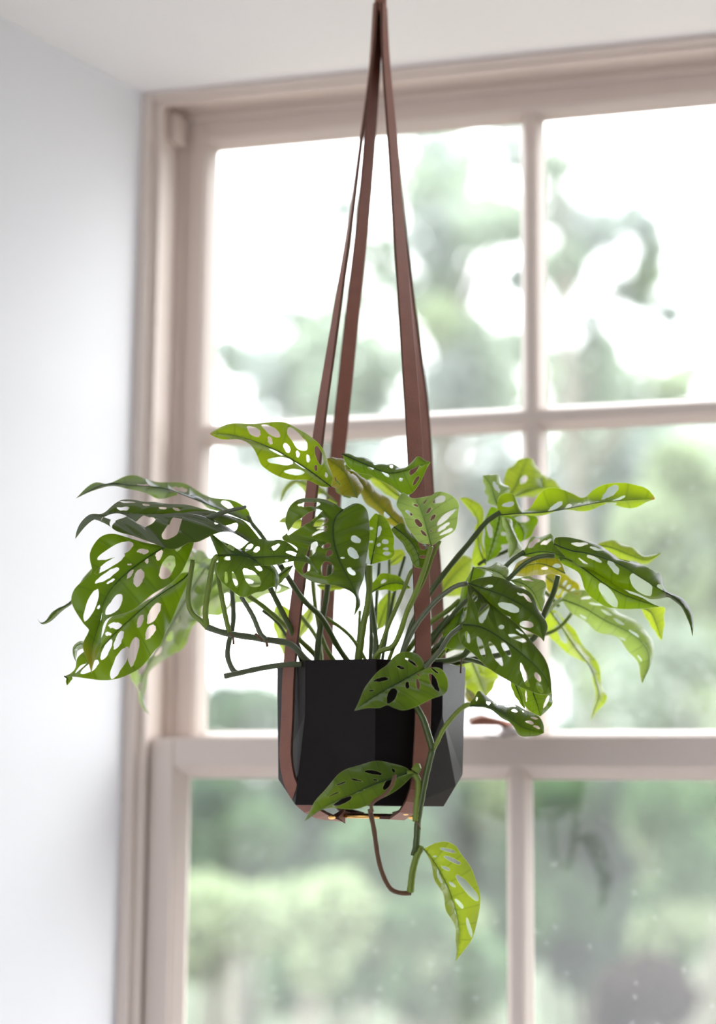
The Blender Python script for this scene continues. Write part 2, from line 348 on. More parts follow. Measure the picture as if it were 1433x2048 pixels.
# groove bead of the lower sash around the panes
# ------------------------------------------------------------------ sash lock on the meeting rail
zr = zpl(380, 1475, YL)
lx = xpl(1012, 1474, YL+0.02)
lk = empty('sash_lock', Vector((lx, YL+0.022, zr))); lk.parent = win; lk.matrix_parent_inverse = win.matrix_world.inverted()
MB().box(lx-0.022, lx+0.024, YL+0.006, YL+0.040, zr+0.0005, zr+0.003).build('base_plate', M_NICKEL, lk, bevel=0.001)
b = MB(); tube(b, [Vector((lx+0.006, YL+0.022, zr+0.003)), Vector((lx+0.006, YL+0.022, zr+0.010)), Vector((lx+0.006, YL+0.022, zr+0.015))], [0.016, 0.0135, 0.005], 16); b.build('cam_housing', M_NICKEL, lk, True)
b = MB(); tube(b, [Vector((lx+0.008, YL+0.018, zr+0.012)), Vector((lx-0.006, YL+0.010, zr+0.016)), Vector((lx-0.022, YL+0.002, zr+0.018)), Vector((lx-0.034, YL-0.004, zr+0.015))], [0.005, 0.0045, 0.0065, 0.004], 10); b.build('lever', M_COPPER, lk, True)
# ------------------------------------------------------------------ pot
D0 = 1.70                                   # camera-axis distance of the pot's axis
PC = at(743, 1333, D0)                      # rim centre
tow = Vector((CAM.x-PC.x, CAM.y-PC.y, 0)).normalized()      # from the pot towards the room
rgt = Vector((-tow.y, tow.x, 0))
if rgt.dot(RT) < 0: rgt = -rgt
PX = D0 / FPX                               # metres per pixel at the pot
RP = 189 * PX
def pol(phi, r, z): return PC + rgt*(math.sin(math.radians(phi))*r) + tow*(math.cos(math.radians(phi))*r) + Vector((0, 0, z))
plant = empty('potted_swiss_cheese_plant', PC - Vector((0, 0, 275*PX)))
tag(plant, 'trailing swiss cheese plant with holed green leaves in a faceted black pot', 'potted plant')
def pv(x, y, zp): return PC + rgt*(x*RP) + tow*(y*RP) + Vector((0, 0, -zp*PX*1.012))
def pa(a, r, zp): return pv(math.sin(math.radians(a))*r, math.cos(math.radians(a))*r, zp)
angs = [-90, -42, 3, 47, 90, 137, 183, 227]
PV = {'T%d' % k: pa(a, 1.0, 0) for k, a in enumerate(angs)}
PV.update(A1=pa(-42, .995, 101), A3=pa(47, .995, 101), C0=pa(-90, .968, 222), C4=pa(90, .968, 210), B1=pv(-.757, .66, 272), B2=pa(3, .985, 272),
          P=pv(.38, .83, 272), Q=pv(.885, .26, 232), S=pv(.757, .30, 272), b4=pa(137, .8, 272), b5=pa(183, .8, 272), b6=pa(232, .8, 272))
for k, a in enumerate(angs): PV['i%d' % k] = pa(a, .955, 0); PV['j%d' % k] = pa(a, .93, 110)
keys = list(PV); vs = [PV[k] for k in keys]
fs = ['T1 T2 B2 B1 A1', 'T2 T3 A3 P B2', 'T3 T4 C4 Q A3', 'A3 Q P', 'Q S P', 'Q C4 S', 'T4 T5 b4 C4', 'C4 b4 S', 'T5 T6 b5 b4', 'T6 T7 b6 b5', 'T7 T0 C0 b6', 'T0 T1 A1 C0', 'A1 B1 C0', 'C0 B1 b6', 'B1 B2 P S b4 b5 b6',
      'j0 j1 j2 j3 j4 j5 j6 j7'] + ['i%d i%d T%d T%d' % (k, (k+1) % 8, (k+1) % 8, k) for k in range(8)] + ['j%d j%d i%d i%d' % (k, (k+1) % 8, (k+1) % 8, k) for k in range(8)]
fs = [tuple(keys.index(q) for q in f.split()) for f in fs]
pot = mesh_obj('pot', vs, fs, M_POT, plant)
bm = bmesh.new(); bm.from_mesh(pot.data); bmesh.ops.triangulate(bm, faces=[f for f in bm.faces if 4 <= len(f.verts) < 5]); bmesh.ops.recalc_face_normals(bm, faces=bm.faces); bm.to_mesh(pot.data); bm.free()
bv = pot.modifiers.new('bevel', 'BEVEL'); bv.width = 0.0006; bv.segments = 1; bv.limit_method = 'ANGLE'; bv.angle_limit = math.radians(4)
pot['label'] = 'faceted matte black pot'
# soil: a lumpy disc
vs = [PC + Vector((0, 0, -0.010))]; rings = 5; seg = 24; fs = []
rnd = random.Random(4)
for i in range(1, rings+1):
    for k in range(seg): vs.append(pol(k*360/seg, RP*0.875*i/rings, -0.012 + rnd.uniform(-.002, .002)))
for k in range(seg): fs.append((0, 1+k, 1+(k+1) % seg))
for i in range(rings-1):
    for k in range(seg):
        a, b = 1+i*seg+k, 1+i*seg+(k+1) % seg; fs.append((a, a+seg, b+seg, b))
mesh_obj('soil', vs, fs, M_SOIL, plant, True)

# ------------------------------------------------------------------ leather hanger
def dv(py): return D0 - (py-1333)*PX*math.tan(PITCH)      # keeps points plumb above / below the pot's axis
HK = at(763, -20, dv(-20))
hang = empty('leather_plant_hanger', Vector((HK.x, HK.y, ZC-0.03)))
tag(hang, 'brown leather strap plant hanger with brass ring holding the black pot', 'plant hanger')
def strap(name, pts, wid=0.0148, th=0.0028):
    """pts: (px, py, dz_cm, turn in degrees) - turn 0 shows the strap's full width to the room"""
    C = catmull([(a, b_, c, d) for a, b_, c, d in pts], 70); V = []; n = len(C)
    P = [at(a, b_, dv(b_) + c/100.0) for a, b_, c, d in C]
    for i in range(n):
        T = (P[min(i+1, n-1)] - P[max(i-1, 0)]).normalized(); a = math.radians(C[i][3])
        w = rgt*math.cos(a) + tow*math.sin(a); w = (w - T*w.dot(T)).normalized(); nn = T.cross(w).normalized()
        V.append([P[i] + w*(sx*wid/2) + nn*(sy*th/2) for sx, sy in ((-1, -1), (1, -1), (1, 1), (-1, 1))])
    vs = [v for r in V for v in r]; fs = []
    for i in range(n-1):
        for k in range(4):
            a, b_ = i*4+k, i*4+(k+1) % 4; fs.append((a, b_, b_+4, a+4))
    fs += [(3, 2, 1, 0), (n*4-4, n*4-3, n*4-2, n*4-1)]
    o = mesh_obj(name, vs, fs, M_LEATHER, hang); o.data.materials.append(M_LEDGE)
    for p in o.data.polygons[:(n-1)*4]:
        if p.index % 4 in (1, 3): p.material_index = 1
    b_ = o.modifiers.new('bevel', 'BEVEL'); b_.width = 0.0005; b_.segments = 2; b_.limit_method = 'ANGLE'; b_.angle_limit = math.radians(50)
    return o
strap('strap', [(768, 10, -0.6, -72), (772, 120, -0.8, -64), (787, 300, -2.0, -54), (797, 440, -2.9, -48), (812, 640, -4.1, -38), (826, 830, -5.4, -26), (836, 1000, -6.3, -20), (843, 1160, -7.0, -18), (847, 1330, -7.5, -20), (846, 1440, -7.5, -20), (841, 1535, -7.8, -20), (833, 1588, -7.9, -20), (814, 1624, -6.4, -10), (790, 1638, -3.4, 10), (772, 1633, -2.6, 20)])
strap('strap', [(752, 10, -0.3, 80), (744, 120, -0.5, 82), (723, 280, -1.2, 84), (702, 440, -1.7, 78), (672, 640, -2.5, 64), (643, 830, -3.0, 52), (622, 1000, -3.4, 46), (597, 1180, -3.7, 44), (580, 1330, -4.0, 44), (576, 1430, -4.0, 44), (573, 1520, -4.5, 44), (587, 1578, -5.0, 40), (620, 1618, -4.4, 15), (668, 1638, -1.8, -20), (690, 1632, -1.4, -30)])
strap('strap', [(757, 10, 0.3, -58), (751, 120, 0.8, -52), (740, 280, 1.8, -48), (726, 440, 2.9, -42), (704, 640, 4.4, -30), (684, 830, 5.6, -20), (668, 1000, 6.8, -26), (656, 1180, 7.8, -28), (652, 1330, 8.4, -28), (654, 1440, 8.4, -28), (660, 1545, 7.9, -28), (676, 1600, 6.2, -30), (700, 1626, 4.0, -30), (716, 1628, 2.8, -30)])
strap('strap', [(762, 10, 0.4, 82), (771, 150, 1.0, 82), (790, 300, 1.8, 82), (812, 500, 3.0, 78), (835, 700, 4.2, 70), (849, 830, 4.8, 58), (858, 1000, 5.4, 48), (870, 1130, 5.9, 44), (880, 1330, 6.4, 44), (878, 1440, 6.4, 44), (872, 1540, 6.0, 44), (850, 1594, 4.8, 40), (818, 1622, 3.0, 34), (796, 1628, 2.0, 34)])
# ring and rivets under the pot
rc = at(741, 1632, dv(1632))
b = MB(); tube(b, [rc + rgt*(math.cos(t)*0.0275) + tow*(math.sin(t)*0.0275) for t in [2*math.pi*k/40 for k in range(40)]] + [rc + rgt*0.0275], 0.0022, 8, False)
o = b.build('ring', M_BRASS, hang, True); o['label'] = 'brass ring under the pot'
for (px, py, dz) in ((812, 1626, -6.0), (824, 1634, -5.0), (664, 1634, -3.6)):
    b = MB(); c = at(px, py, dv(py) + dz/100); dn = Vector((0, 0, -1)) + tow*0.5; dn.normalize()
    tube(b, [c, c + dn*0.0008, c + dn*0.0014], [0.0036, 0.0034, 0.0015], 12); b.build('rivet', M_BRASS, hang, True)
# loop and wrap at the top, hook in the ceiling
b = MB()
for (px0, px1, dz) in ((752, 771, -0.9),):
    a0 = at(761.5, 28, dv(28)); 
    def ringp(z, s=1.0): return [a0 + rgt*(math.cos(t)*0.0058*s) + tow*(math.sin(t)*0.0085*s) + Vector((0, 0, z)) for t in [2*math.pi*k/16 for k in range(16)]]
    zs = [-0.0, 0.001, 0.040, 0.041]; ss = [0.9, 1, 1, 0.9]
    vs = [v for z, s in zip(zs, ss) for v in ringp(z, s)]; fs = [(i*16+k, i*16+(k+1) % 16, (i+1)*16+(k+1) % 16, (i+1)*16+k) for i in range(3) for k in range(16)]
    b.add(vs, fs + [tuple(range(15, -1, -1)), tuple(range(48, 64))])
o = b.build('strap_wrap', M_LEATHER, hang, True); o['label'] = 'leather binding where the four straps meet'
zw = a0.z + 0.041; cx, cy = a0.x, a0.y
b = MB(); zl0, zl1 = zw-0.004, ZC-0.018
loop = [Vector((cx, cy, 0)) + rgt*(math.sin(t)*0.010) + Vector((0, 0, (zl0+zl1)/2 - math.cos(t)*(zl1-zl0)/2)) for t in [2*math.pi*k/24 for k in range(25)]]
tube(b, loop, 0.0022, 8, False); b.build('hanging_loop', M_LEATHER, hang, True)
hk = tag(empty('ceiling_hook', Vector((cx, cy, ZC))), 'small brass hook screwed into the ceiling above the hanger', 'hook')
b = MB(); tube(b, [Vector((cx, cy, ZC)), Vector((cx, cy, ZC-0.002)), Vector((cx, cy, ZC-0.004))], [0.012, 0.011, 0.004], 16); b.build('plate', M_BRASS, hk, True)
b = MB(); tube(b, [Vector((cx, cy, ZC-0.002))] + [Vector((cx, cy, ZC-0.014)) + tow*(math.sin(t)*0.008) + Vector((0, 0, math.cos(t)*0.008)) for t in [0.2+4.6*k/14 for k in range(15)]], 0.0016, 8); b.build('shank', M_BRASS, hk, True)

# ------------------------------------------------------------------ leaves
CR = {'A': (100, 820, .25122), 'B': (400, 820, .25122), 'C': (700, 820, .25122), 'D': (1000, 880, .27914), 'E': (60, 1120, .25122),
      'F': (400, 1080, .25122), 'G': (680, 1080, .25122), 'H': (900, 1120, .23726), 'I': (540, 1300, .27914), 'J': (580, 1600, .30705),
      'K': (880, 1380, .22331), 'P': (0, 0, 1.0)}
def conv(cr, pts):
    x, y, s = CR[cr]; return [(x+p[0]*s, y+p[1]*s) for p in pts]
def pipv(poly, P):
    P = np.asarray(P, float).reshape(-1, 2); A_ = np.asarray(poly, float); B_ = np.roll(A_, 1, 0)
    x, y = P[:, :1], P[:, 1:]; c = (A_[:, 1] > y) != (B_[:, 1] > y)
    dy = B_[:, 1]-A_[:, 1]; dy = np.where(np.abs(dy) < 1e-15, 1e-15, dy)
    xi = (B_[:, 0]-A_[:, 0])*(y-A_[:, 1])/dy+A_[:, 0]
    return ((c & (x < xi)).sum(1) % 2) == 1
def inside(polys, P):
    ok = pipv(polys[0], P)
    for h in polys[1:]: ok &= ~pipv(h, P)
    return ok
def seg_dist(P, poly):
    Q = np.roll(poly, -1, 0); d = Q-poly; L = (d**2).sum(1)+1e-18
    t = np.clip(((P[:, None, :]-poly[None])*d[None]).sum(2)/L[None], 0, 1)
    c = poly[None]+d[None]*t[..., None]; return np.sqrt(((P[:, None, :]-c)**2).sum(2)).min(1)
N_T, MEXP = 60, 1.12
def leaf(cr, kind, mid, A, B, z=(0, 0), da=0.0, db=0.0, holes=(), auto=0, bulge=0.10, label=None, arch=0.0, seed=0, pucker=0.065, wave=0.10):
    """mid: midrib base..tip; A, B: the two margins base..tip (traced in crop cr); z: distance of base and tip from the pot axis in cm
    (plus = towards the window); da, db: how far each margin lies behind / in front of the midrib in cm; holes: (side, x, y, len, width, angle)"""
    s0 = CR[cr][2]
    mid, A, B = conv(cr, mid), conv(cr, A), conv(cr, B)
    tt = np.linspace(0, 1, N_T)
    Ms = catmull(mid, 400); mt = np.linspace(0, 1, 400)
    Mi = np.array([[np.interp(t**MEXP, mt, Ms[:, k]) for k in (0, 1)] for t in tt])
    cu = {'A': catmull([mid[0]]+A+[mid[-1]], N_T), 'B': catmull([mid[0]]+B+[mid[-1]], N_T)}
    prof = np.sin(np.pi*np.clip(tt, 0, 1))**0.7
    zm = z[0] + (z[1]-z[0])*tt**MEXP + arch*np.sin(np.pi*tt)
    M3 = np.array([at(Mi[i, 0], Mi[i, 1], D0+zm[i]/100) for i in range(N_T)])
    E3 = {}
    for sd, dd in (('A', da), ('B', db)):
        E3[sd] = np.array([at(cu[sd][i, 0], cu[sd][i, 1], D0+(zm[i]+dd*prof[i])/100) for i in range(N_T)])
    Wd = {sd: np.maximum(np.linalg.norm(E3[sd]-M3, axis=1), 1e-5) for sd in 'AB'}
    Lr = np.linalg.norm(np.diff(M3, axis=0), axis=1).sum()
    Tg = np.gradient(M3, axis=0); Tg /= np.linalg.norm(Tg, axis=1)[:, None]+1e-9
    TT = {'A': -1.0, 'B': 1.0}; NN = {}
    for sd in 'AB':
        n = np.cross(Tg, E3[sd]-M3)*TT[sd]; n /= np.linalg.norm(n, axis=1)[:, None]+1e-9; NN[sd] = n
    nav = NN['A']+NN['B']; nav /= np.linalg.norm(nav, axis=1)[:, None]+1e-9
    up = 1.0 if (nav.mean(0)*np.array([0, 0, 1.0])).sum() + 0.3*(nav.mean(0)*np.array(tow)).sum() > 0 else -1.0
    def surf(t, v, sd):
        t = min(max(t, 0), 1); x = t*(N_T-1); i = min(int(x), N_T-2); fr = x-i
        lp = lambda a: a[i]*(1-fr)+a[i+1]*fr
        m, e, n, w = lp(M3), lp(E3[sd]), lp(NN[sd]), lp(Wd[sd])
        h = bulge*w*4*v*(1-v) if v < 1 else 0
        h += pucker*w*(abs(math.sin(math.pi*9*t+1.57))-0.6)*4*max(v*(1-v), 0)
        h += wave*w*v*v*math.sin(2*math.pi*(3.3*t+(0.4 if sd == 'A' else 0.9)+seed*0.37))*min(1, 6*t, 6*(1-t))
        return m+(e-m)*v+n*(h*up*1.0)
    # --- rest outline
    rest = {sd: [((TT[sd])*Wd[sd][i], tt[i]*Lr) for i in range(1, N_T-1)] for sd in 'AB'}
    outl = [(0, 0)]+rest['A']+[(0, Lr)]+rest['B'][::-1]
    outl = np.array(outl)
    per = np.concatenate([[0], np.cumsum(np.linalg.norm(np.diff(np.vstack([outl, outl[:1]]), axis=0), axis=1))])
    step = 0.0016
    def pxy(t, v, sd):
        x = min(max(t, 0), 1)*(N_T-1); i = min(int(x), N_T-2); fr = x-i
        m = Mi[i]*(1-fr)+Mi[i+1]*fr; e = cu[sd][i, :2]*(1-fr)+cu[sd][i+1, :2]*fr; return m+(e-m)*v
    grid = {}
    for sd in 'AB':
        gt, gv = np.meshgrid(np.linspace(0.0, 1, 121), np.linspace(0, 1.35, 81), indexing='ij')
        mm = np.stack([np.interp(gt[:, 0], tt, Mi[:, k]) for k in (0, 1)], 1); ee = np.stack([np.interp(gt[:, 0], tt, cu[sd][:, k]) for k in (0, 1)], 1)
        G = mm[:, None, :]+(ee-mm)[:, None, :]*gv[..., None]; grid[sd] = (gt, gv, G)
    def inv(p, sd):
        gt, gv, G = grid[sd]; d = ((G-np.array(p))**2).sum(2); i, j = np.unravel_index(d.argmin(), d.shape)
        return gt[i, j], gv[i, j]
    hp = []
    def to_rest(t, v, sd):
        w = np.interp(t, tt, Wd[sd]); return (TT[sd]*w*max(v, 0.035), t*Lr)
    for h in holes:
        sd, x, y, ln, wd = h[:5]; an = math.radians(h[5]) if len(h) > 5 else 0
        x0, y0, s = CR[cr]; n = 22; pl = []
        for k in range(n):
            a = 2*math.pi*k/n; ux, uy = math.cos(a)*ln/2, math.sin(a)*wd/2*(0.88+0.12*math.cos(a))
            q = (x0+(x+ux*math.cos(an)-uy*math.sin(an))*s, y0+(y+ux*math.sin(an)+uy*math.cos(an))*s)
            t, v = inv(q, sd); pl.append(to_rest(t, v, sd))
        # drop duplicates
        u = [pl[0]]
        for q in pl[1:]:
            if math.dist(q, u[-1]) > 0.0002: u.append(q)
        if len(u) > 4: hp.append(u)
    if auto:
        rn = random.Random(seed+17)
        for sd in 'AB':
            for k in range(1, 8):
                if rn.random() > auto: continue
                tc_ = (k+0.5)/9.0; n = 16
                v0, v1 = rn.uniform(.10, .22), rn.uniform(.45, .86); wt = rn.uniform(.022, .038)
                u = [to_rest(tc_+math.sin(2*math.pi*j/n)*wt, (v0+v1)/2+math.cos(2*math.pi*j/n)*(v1-v0)/2, sd) for j in range(n)]
                if np.interp(tc_, tt, Wd[sd]) > 0.008: hp.append(u)
    # --- triangulate
    def resamp(poly, st):
        P = np.vstack([poly, poly[:1]]); s_ = np.concatenate([[0], np.cumsum(np.linalg.norm(np.diff(P, axis=0), axis=1))])
        n = max(8, int(s_[-1]/st)); q = np.linspace(0, s_[-1], n, endpoint=False)
        return np.array([[np.interp(a, s_, P[:, 0]), np.interp(a, s_, P[:, 1])] for a in q])
    polys = [resamp(outl, step)]+[resamp(np.array(h), 0.0011) for h in hp]
    verts, edges = [], []
    for p in polys:
        n0 = len(verts); verts += [tuple(q) for q in p]; edges += [(n0+i, n0+(i+1) % len(p)) for i in range(len(p))]
    g = 0.0026; wmx = max(Wd['A'].max(), Wd['B'].max())
    pts = []
    for iy in range(int(Lr/g)+1):
        for ix in range(int(-wmx/g)-1, int(wmx/g)+2):
            pts.append(((ix+(0.5 if iy % 2 else 0))*g, iy*g))
    pts += [(0.0, yy) for yy in np.arange(0.001, Lr-0.001, 0.002)]
    pts = np.array(pts); allb = np.vstack(polys)
    dmin = np.min([seg_dist(pts, p) for p in polys], axis=0)
    ins = inside(polys, pts)
    pts = pts[ins & (dmin > 0.0011)]
    rg = []                                   # a second line just inside every edge, for the pale rim
    for pi, p in enumerate(polys):
        a = np.roll(p, 1, 0); b_ = np.roll(p, -1, 0); d = b_-a; nrm = np.stack([-d[:, 1], d[:, 0]], 1); nrm /= np.linalg.norm(nrm, axis=1)[:, None]+1e-12
        for sg in (1, -1):
            q = p+nrm*0.0005*sg
            rg.append(q[inside(polys, q)])
    rg = np.vstack(rg)
    if len(rg):
        dr = np.min([seg_dist(rg, p) for p in polys], axis=0); rg = rg[dr > 0.0004]
    vin = [Vector(v) for v in verts]+[Vector(p) for p in pts]+[Vector(p) for p in rg]
    ov, oe, of, a1, a2, a3 = geometry.delaunay_2d_cdt(vin, edges, [], 0, 1e-7)
    ov = np.array([(v.x, v.y) for v in ov]); of = [f for f in of if len(f) == 3]
    ctr = ov[np.array(of)].mean(1); kp = inside(polys, ctr); keep = [f for f, k_ in zip(of, kp) if k_]
    used = sorted({i for f in keep for i in f}); ix = {o_: n for n, o_ in enumerate(used)}
    V3, UV = [], []
    for i in used:
        x, y = ov[i]; t = min(max(y/Lr, 0), 1); sd = 'A' if x < 0 else 'B'
        w = max(np.interp(t, tt, Wd[sd]), 1e-5); v = min(abs(x)/w, 1.0); V3.append(surf(t, v, sd)); UV.append((t, v*TT[sd]))
    F3 = [tuple(ix[i] for i in f) for f in keep]
    o = mesh_obj('leaf', V3, F3, LM[kind], plant, True); me = o.data
    uvl = me.uv_layers.new(name='leaf'); li = np.empty(len(me.loops), dtype=np.int32); me.loops.foreach_get('vertex_index', li)
    uvl.data.foreach_set('uv', np.array(UV, dtype=np.float32)[li].ravel())
    ec = {}
    for f in F3:
        for a, b_ in zip(f, f[1:]+f[:1]): e = (min(a, b_), max(a, b_)); ec[e] = ec.get(e, 0)+1
    rim = np.zeros(len(V3), dtype=np.float32)
    for e, c in ec.items():
        if c == 1: rim[e[0]] = rim[e[1]] = 1
    at_ = me.attributes.new('rim', 'FLOAT', 'POINT'); at_.data.foreach_set('value', rim)
    # raised midrib, tapering to the tip
    b = MB(); tube(b, [Vector(surf(t, 0.0, 'A')) for t in np.linspace(0.0, 0.93, 14)], [0.0007*(1-t*0.85) for t in np.linspace(0, 1, 14)], 5)
    mr_ = b.build('midrib', RIBM[kind], o, True)
    if label: o['label'] = label
    return o
RIBM = {k: (M_RIBL if k in ('lime', 'pale', 'olive') else M_RIB) for k in LM}
def stem(cr, pts, z, r=2.4, m='s', name='stem', r1=None):
    P = conv(cr, pts); C = catmull(P, 26); n = len(C); r *= 1.02
    r1 = r*0.92 if r1 is None else r1
    b = MB(); tube(b, [at(C[i][0], C[i][1], D0+(z[0]+(z[1]-z[0])*i/(n-1)+ (z[2]*math.sin(math.pi*i/(n-1)) if len(z) > 2 else 0))/100) for i in range(n)],
                   [(r1+(r-r1)*i/(n-1))/1000*(1+0.05*math.sin(i*1.7)) for i in range(n)], 8)
    return b.build(name, SM[m], plant, True)
# ---- left cluster
leaf('A', 'mid', [(1600,900),(1350,790),(1100,690),(900,620),(650,600),(450,590),(205,705)],
     [(1580,800),(1440,715),(1200,655),(1000,585),(700,530),(480,580),(350,570)], [(1540,880),(1300,790),(1150,690),(900,700),(780,655),(620,645),(500,605),(400,615)],
     (2,-4), 2.5, 2.0, [('A',760,580,120,16,10),('A',1040,620,120,18,20),('B',1000,675,110,16,30),('A',1420,750,110,40,40)], label='long leaf seen edge-on, arching to the left')
leaf('A', 'shaded', [(1180,880),(1080,860),(950,840),(700,835),(520,815),(410,850),(325,845),(230,930),(200,1030)],
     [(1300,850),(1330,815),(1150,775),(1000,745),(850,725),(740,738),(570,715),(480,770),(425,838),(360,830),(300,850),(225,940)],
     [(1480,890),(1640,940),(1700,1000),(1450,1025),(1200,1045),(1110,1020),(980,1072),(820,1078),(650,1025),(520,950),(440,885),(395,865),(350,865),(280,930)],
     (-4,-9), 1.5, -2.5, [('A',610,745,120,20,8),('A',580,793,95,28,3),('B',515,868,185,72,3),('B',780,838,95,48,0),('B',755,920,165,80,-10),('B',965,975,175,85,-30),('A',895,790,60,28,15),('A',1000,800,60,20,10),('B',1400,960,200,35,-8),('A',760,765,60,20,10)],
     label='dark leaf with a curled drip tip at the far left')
leaf('A', 'tip', [(1130,1010),(880,1110),(620,1290),(480,1435),(420,1560),(400,1680),(335,1900),(330,2100)],
     [(1020,1050),(900,1085),(650,1030),(500,985),(400,1010),(325,1120),(320,1210),(330,1290),(250,1370),(190,1433),(175,1530),(270,1705),(310,1750),(258,1875),(310,2020)],
     [(1150,1040),(1115,1160),(1060,1270),(1000,1330),(890,1433),(720,1545),(560,1625),(460,1675),(411,1795),(400,1885),(350,2010)],
     (-5,-11), -0.5, -1.5, [('A',515,1130,310,105,-24),('A',735,1128,100,42,0),('A',470,1232,290,58,-32),('A',450,1322,230,55,-32),('A',630,1232,40,14),('B',870,1160,100,60,-80),
     ('B',772,1210,50,35,80),('B',935,1265,205,110,-62),('B',1030,1085,105,60,-70),('B',640,1315,85,42,-62),('B',712,1352,160,88,-80),('A',480,1366,80,24,-30),('A',325,1560,270,85,-68),('B',520,1560,190,85,-55),('A',385,1575,40,22,-60),('B',418,1650,60,16,-70)],
     label='large hanging leaf with a yellowing pointed tip')
leaf('E', 'mid', [(1275,95),(1200,170),(1000,300),(800,470),(640,620),(450,830),(350,910),(275,925)],
     [(1180,120),(1000,290),(800,385),(640,470),(570,610),(480,690),(380,780),(362,860),(320,905)],
     [(1250,200),(1160,400),(1090,560),(1040,690),(1000,720),(850,870),(690,958),(480,942),(350,930)],
     (-1,-7), 0.5, -1.5, [('A',680,530,110,50,0),('A',625,592,50,36),('B',705,648,170,62,-70),('B',610,720,190,66,-66),('B',880,498,110,52,-75),('B',985,440,200,85,-62),('B',960,590,130,70,-60),('B',715,830,290,95,-62),('B',825,740,230,80,-78),('A',415,870,130,60,-38),('B',480,860,170,70,-35)],
     label='broad green leaf hanging lowest at the left')
leaf('E', 'mid', [(275,925),(300,950),(295,1000)], [(290,935),(285,970)], [(340,930),(325,965)], (-7,-7.5), 0, 0)
leaf('E', 'pale', [(1400,60),(1280,250),(1100,560),(950,820),(880,980),(900,1130),(955,1235)],
     [(1300,90),(1150,300),(1000,600),(860,800),(800,930),(850,1035),(885,1160)], [(1420,150),(1330,420),(1180,680),(1040,830),(950,900),(915,1040),(915,1150)],
     (6,11), 2, 2, auto=0.6, seed=3)
leaf('E', 'pale', [(1560,-60),(1400,80),(1270,280),(1190,500),(1150,742)],
     [(1380,20),(1180,200),(1100,380),(1085,560),(1090,700)], [(1560,80),(1433,240),(1330,480),(1250,650),(1195,725)],
     (8,12), 2, 2, auto=0.8, seed=5)
leaf('F', 'pale', [(740,385),(560,350),(330,370),(120,450),(-120,640)],
     [(600,320),(420,270),(200,250),(0,330),(-120,480)], [(620,430),(420,480),(220,560),(60,610),(-60,640)], (6,12), 2, 3, auto=0.7, seed=7)
leaf('F', 'pale', [(150,210),(20,190),(-120,160),(-320,170)],
     [(60,120),(-60,60),(-200,60),(-290,110)], [(60,290),(-60,300),(-200,260),(-290,210)], (9,13), 2, 2, auto=0.5, seed=8)
leaf('E', 'mid', [(560,60),(440,150),(330,330),(210,400),(140,480),(90,505),(55,460)], [(500,60),(410,170),(320,335),(190,400),(130,480),(85,498)], [(540,130),(420,250),(340,350),(230,425),(160,495),(95,512)], (-1,-4), 0.5, 0.5)
leaf('P', 'pale', [(178,1290),(160,1288),(148,1300),(152,1325)], [(165,1282),(150,1288),(145,1305)], [(172,1296),(158,1300),(153,1312)], (-3,-6), .2, .2)
# ---- upper left
leaf('B', 'burn', [(1045,610),(850,468),(700,375),(600,318),(400,240),(220,195),(75,188)],
     [(1060,540),(1025,430),(985,330),(900,225),(820,160),(700,112),(560,100),(380,105),(230,115),(140,150)],
     [(1000,615),(940,600),(840,555),(700,550),(590,520),(500,440),(460,360),(400,285),(300,232),(180,232),(110,212)],
     (-5,-7), 1.0, -1.0, [('A',425,172,125,75,40),('A',560,172,175,68,38),('A',555,247,66,32,70),('A',770,235,230,112,52),('A',688,306,85,50,60),('A',775,352,60,32,75),('A',855,390,60,32,75),
     ('A',940,365,160,62,72),('A',920,465,50,28,80),('A',1003,520,40,24,85),('B',605,335,130,28,22),('B',640,412,205,76,4),('B',805,440,120,34,30),('B',745,498,165,52,2),('B',410,248,140,18,18)],
     label='bright translucent leaf at the upper left, pointing left')
leaf('B', 'lime', [(1100,740),(960,650),(860,600),(770,562),(700,610),(640,745)], [(1010,660),(900,560),(770,555),(700,575),(655,660)], [(1060,760),(940,730),(860,680),(800,620),(760,580),(690,650)], (7,9), 1, 1, [('A',850,612,45,40),('B',980,690,110,50,10)])
leaf('B', 'lime', [(1000,880),(880,890),(760,880),(610,895)], [(900,840),(800,850),(680,855)], [(940,960),(860,990),(780,960),(680,910)], (7,9), 1, 1, auto=.4)
# ---- centre
leaf('B', 'dark', [(1140,790),(1070,880),(1062,1010),(1085,1120),(1130,1240),(1210,1390),(1268,1530),(1225,1645)],
     [(1060,735),(950,700),(800,710),(710,790),(680,900),(700,960),(645,1015),(780,1105),(750,1225),(800,1310),(900,1365),(1060,1395),(1180,1412),(1238,1480),(1240,1560)],
     [(1240,745),(1330,790),(1352,900),(1345,1050),(1330,1200),(1300,1340),(1268,1450),(1283,1540),(1255,1600)],
     (-7,-10), 0.8, 1.0, [('A',868,762,190,46,-8),('A',945,805,60,18,10),('A',830,895,330,70,-32),('A',960,905,130,60,-28),('A',975,945,90,26,-15),('A',950,985,140,22,-25),('A',900,1120,150,65,-62),('A',1010,1088,75,45,-25),('A',1033,1145,62,44,-45),('A',860,1260,110,60,-50),('A',1020,1275,120,110,-70),
     ('B',1235,1040,85,62,35),('B',1215,1150,110,70,42),('B',1135,1180,36,14),('B',1200,1290,85,45,50),('B',1130,1340,26,55,8)],
     label='dark leaf facing the room above the pot, with a long drip tip', pucker=0.09)
leaf('B', 'mid', [(240,1180),(450,1172),(650,1165),(830,1190),(945,1300)],
     [(250,1130),(330,1095),(400,1055),(480,1020),(600,1035),(720,1070),(800,1128),(880,1195)],
     [(280,1225),(400,1240),(560,1240),(700,1212),(860,1218)],
     (-8,-10.5), 1.5, -0.5, [('A',395,1108,85,38,-40),('A',455,1125,62,36,-38),('A',600,1108,92,38,-22),('A',740,1150,110,26,12),('B',690,1200,30,13)])
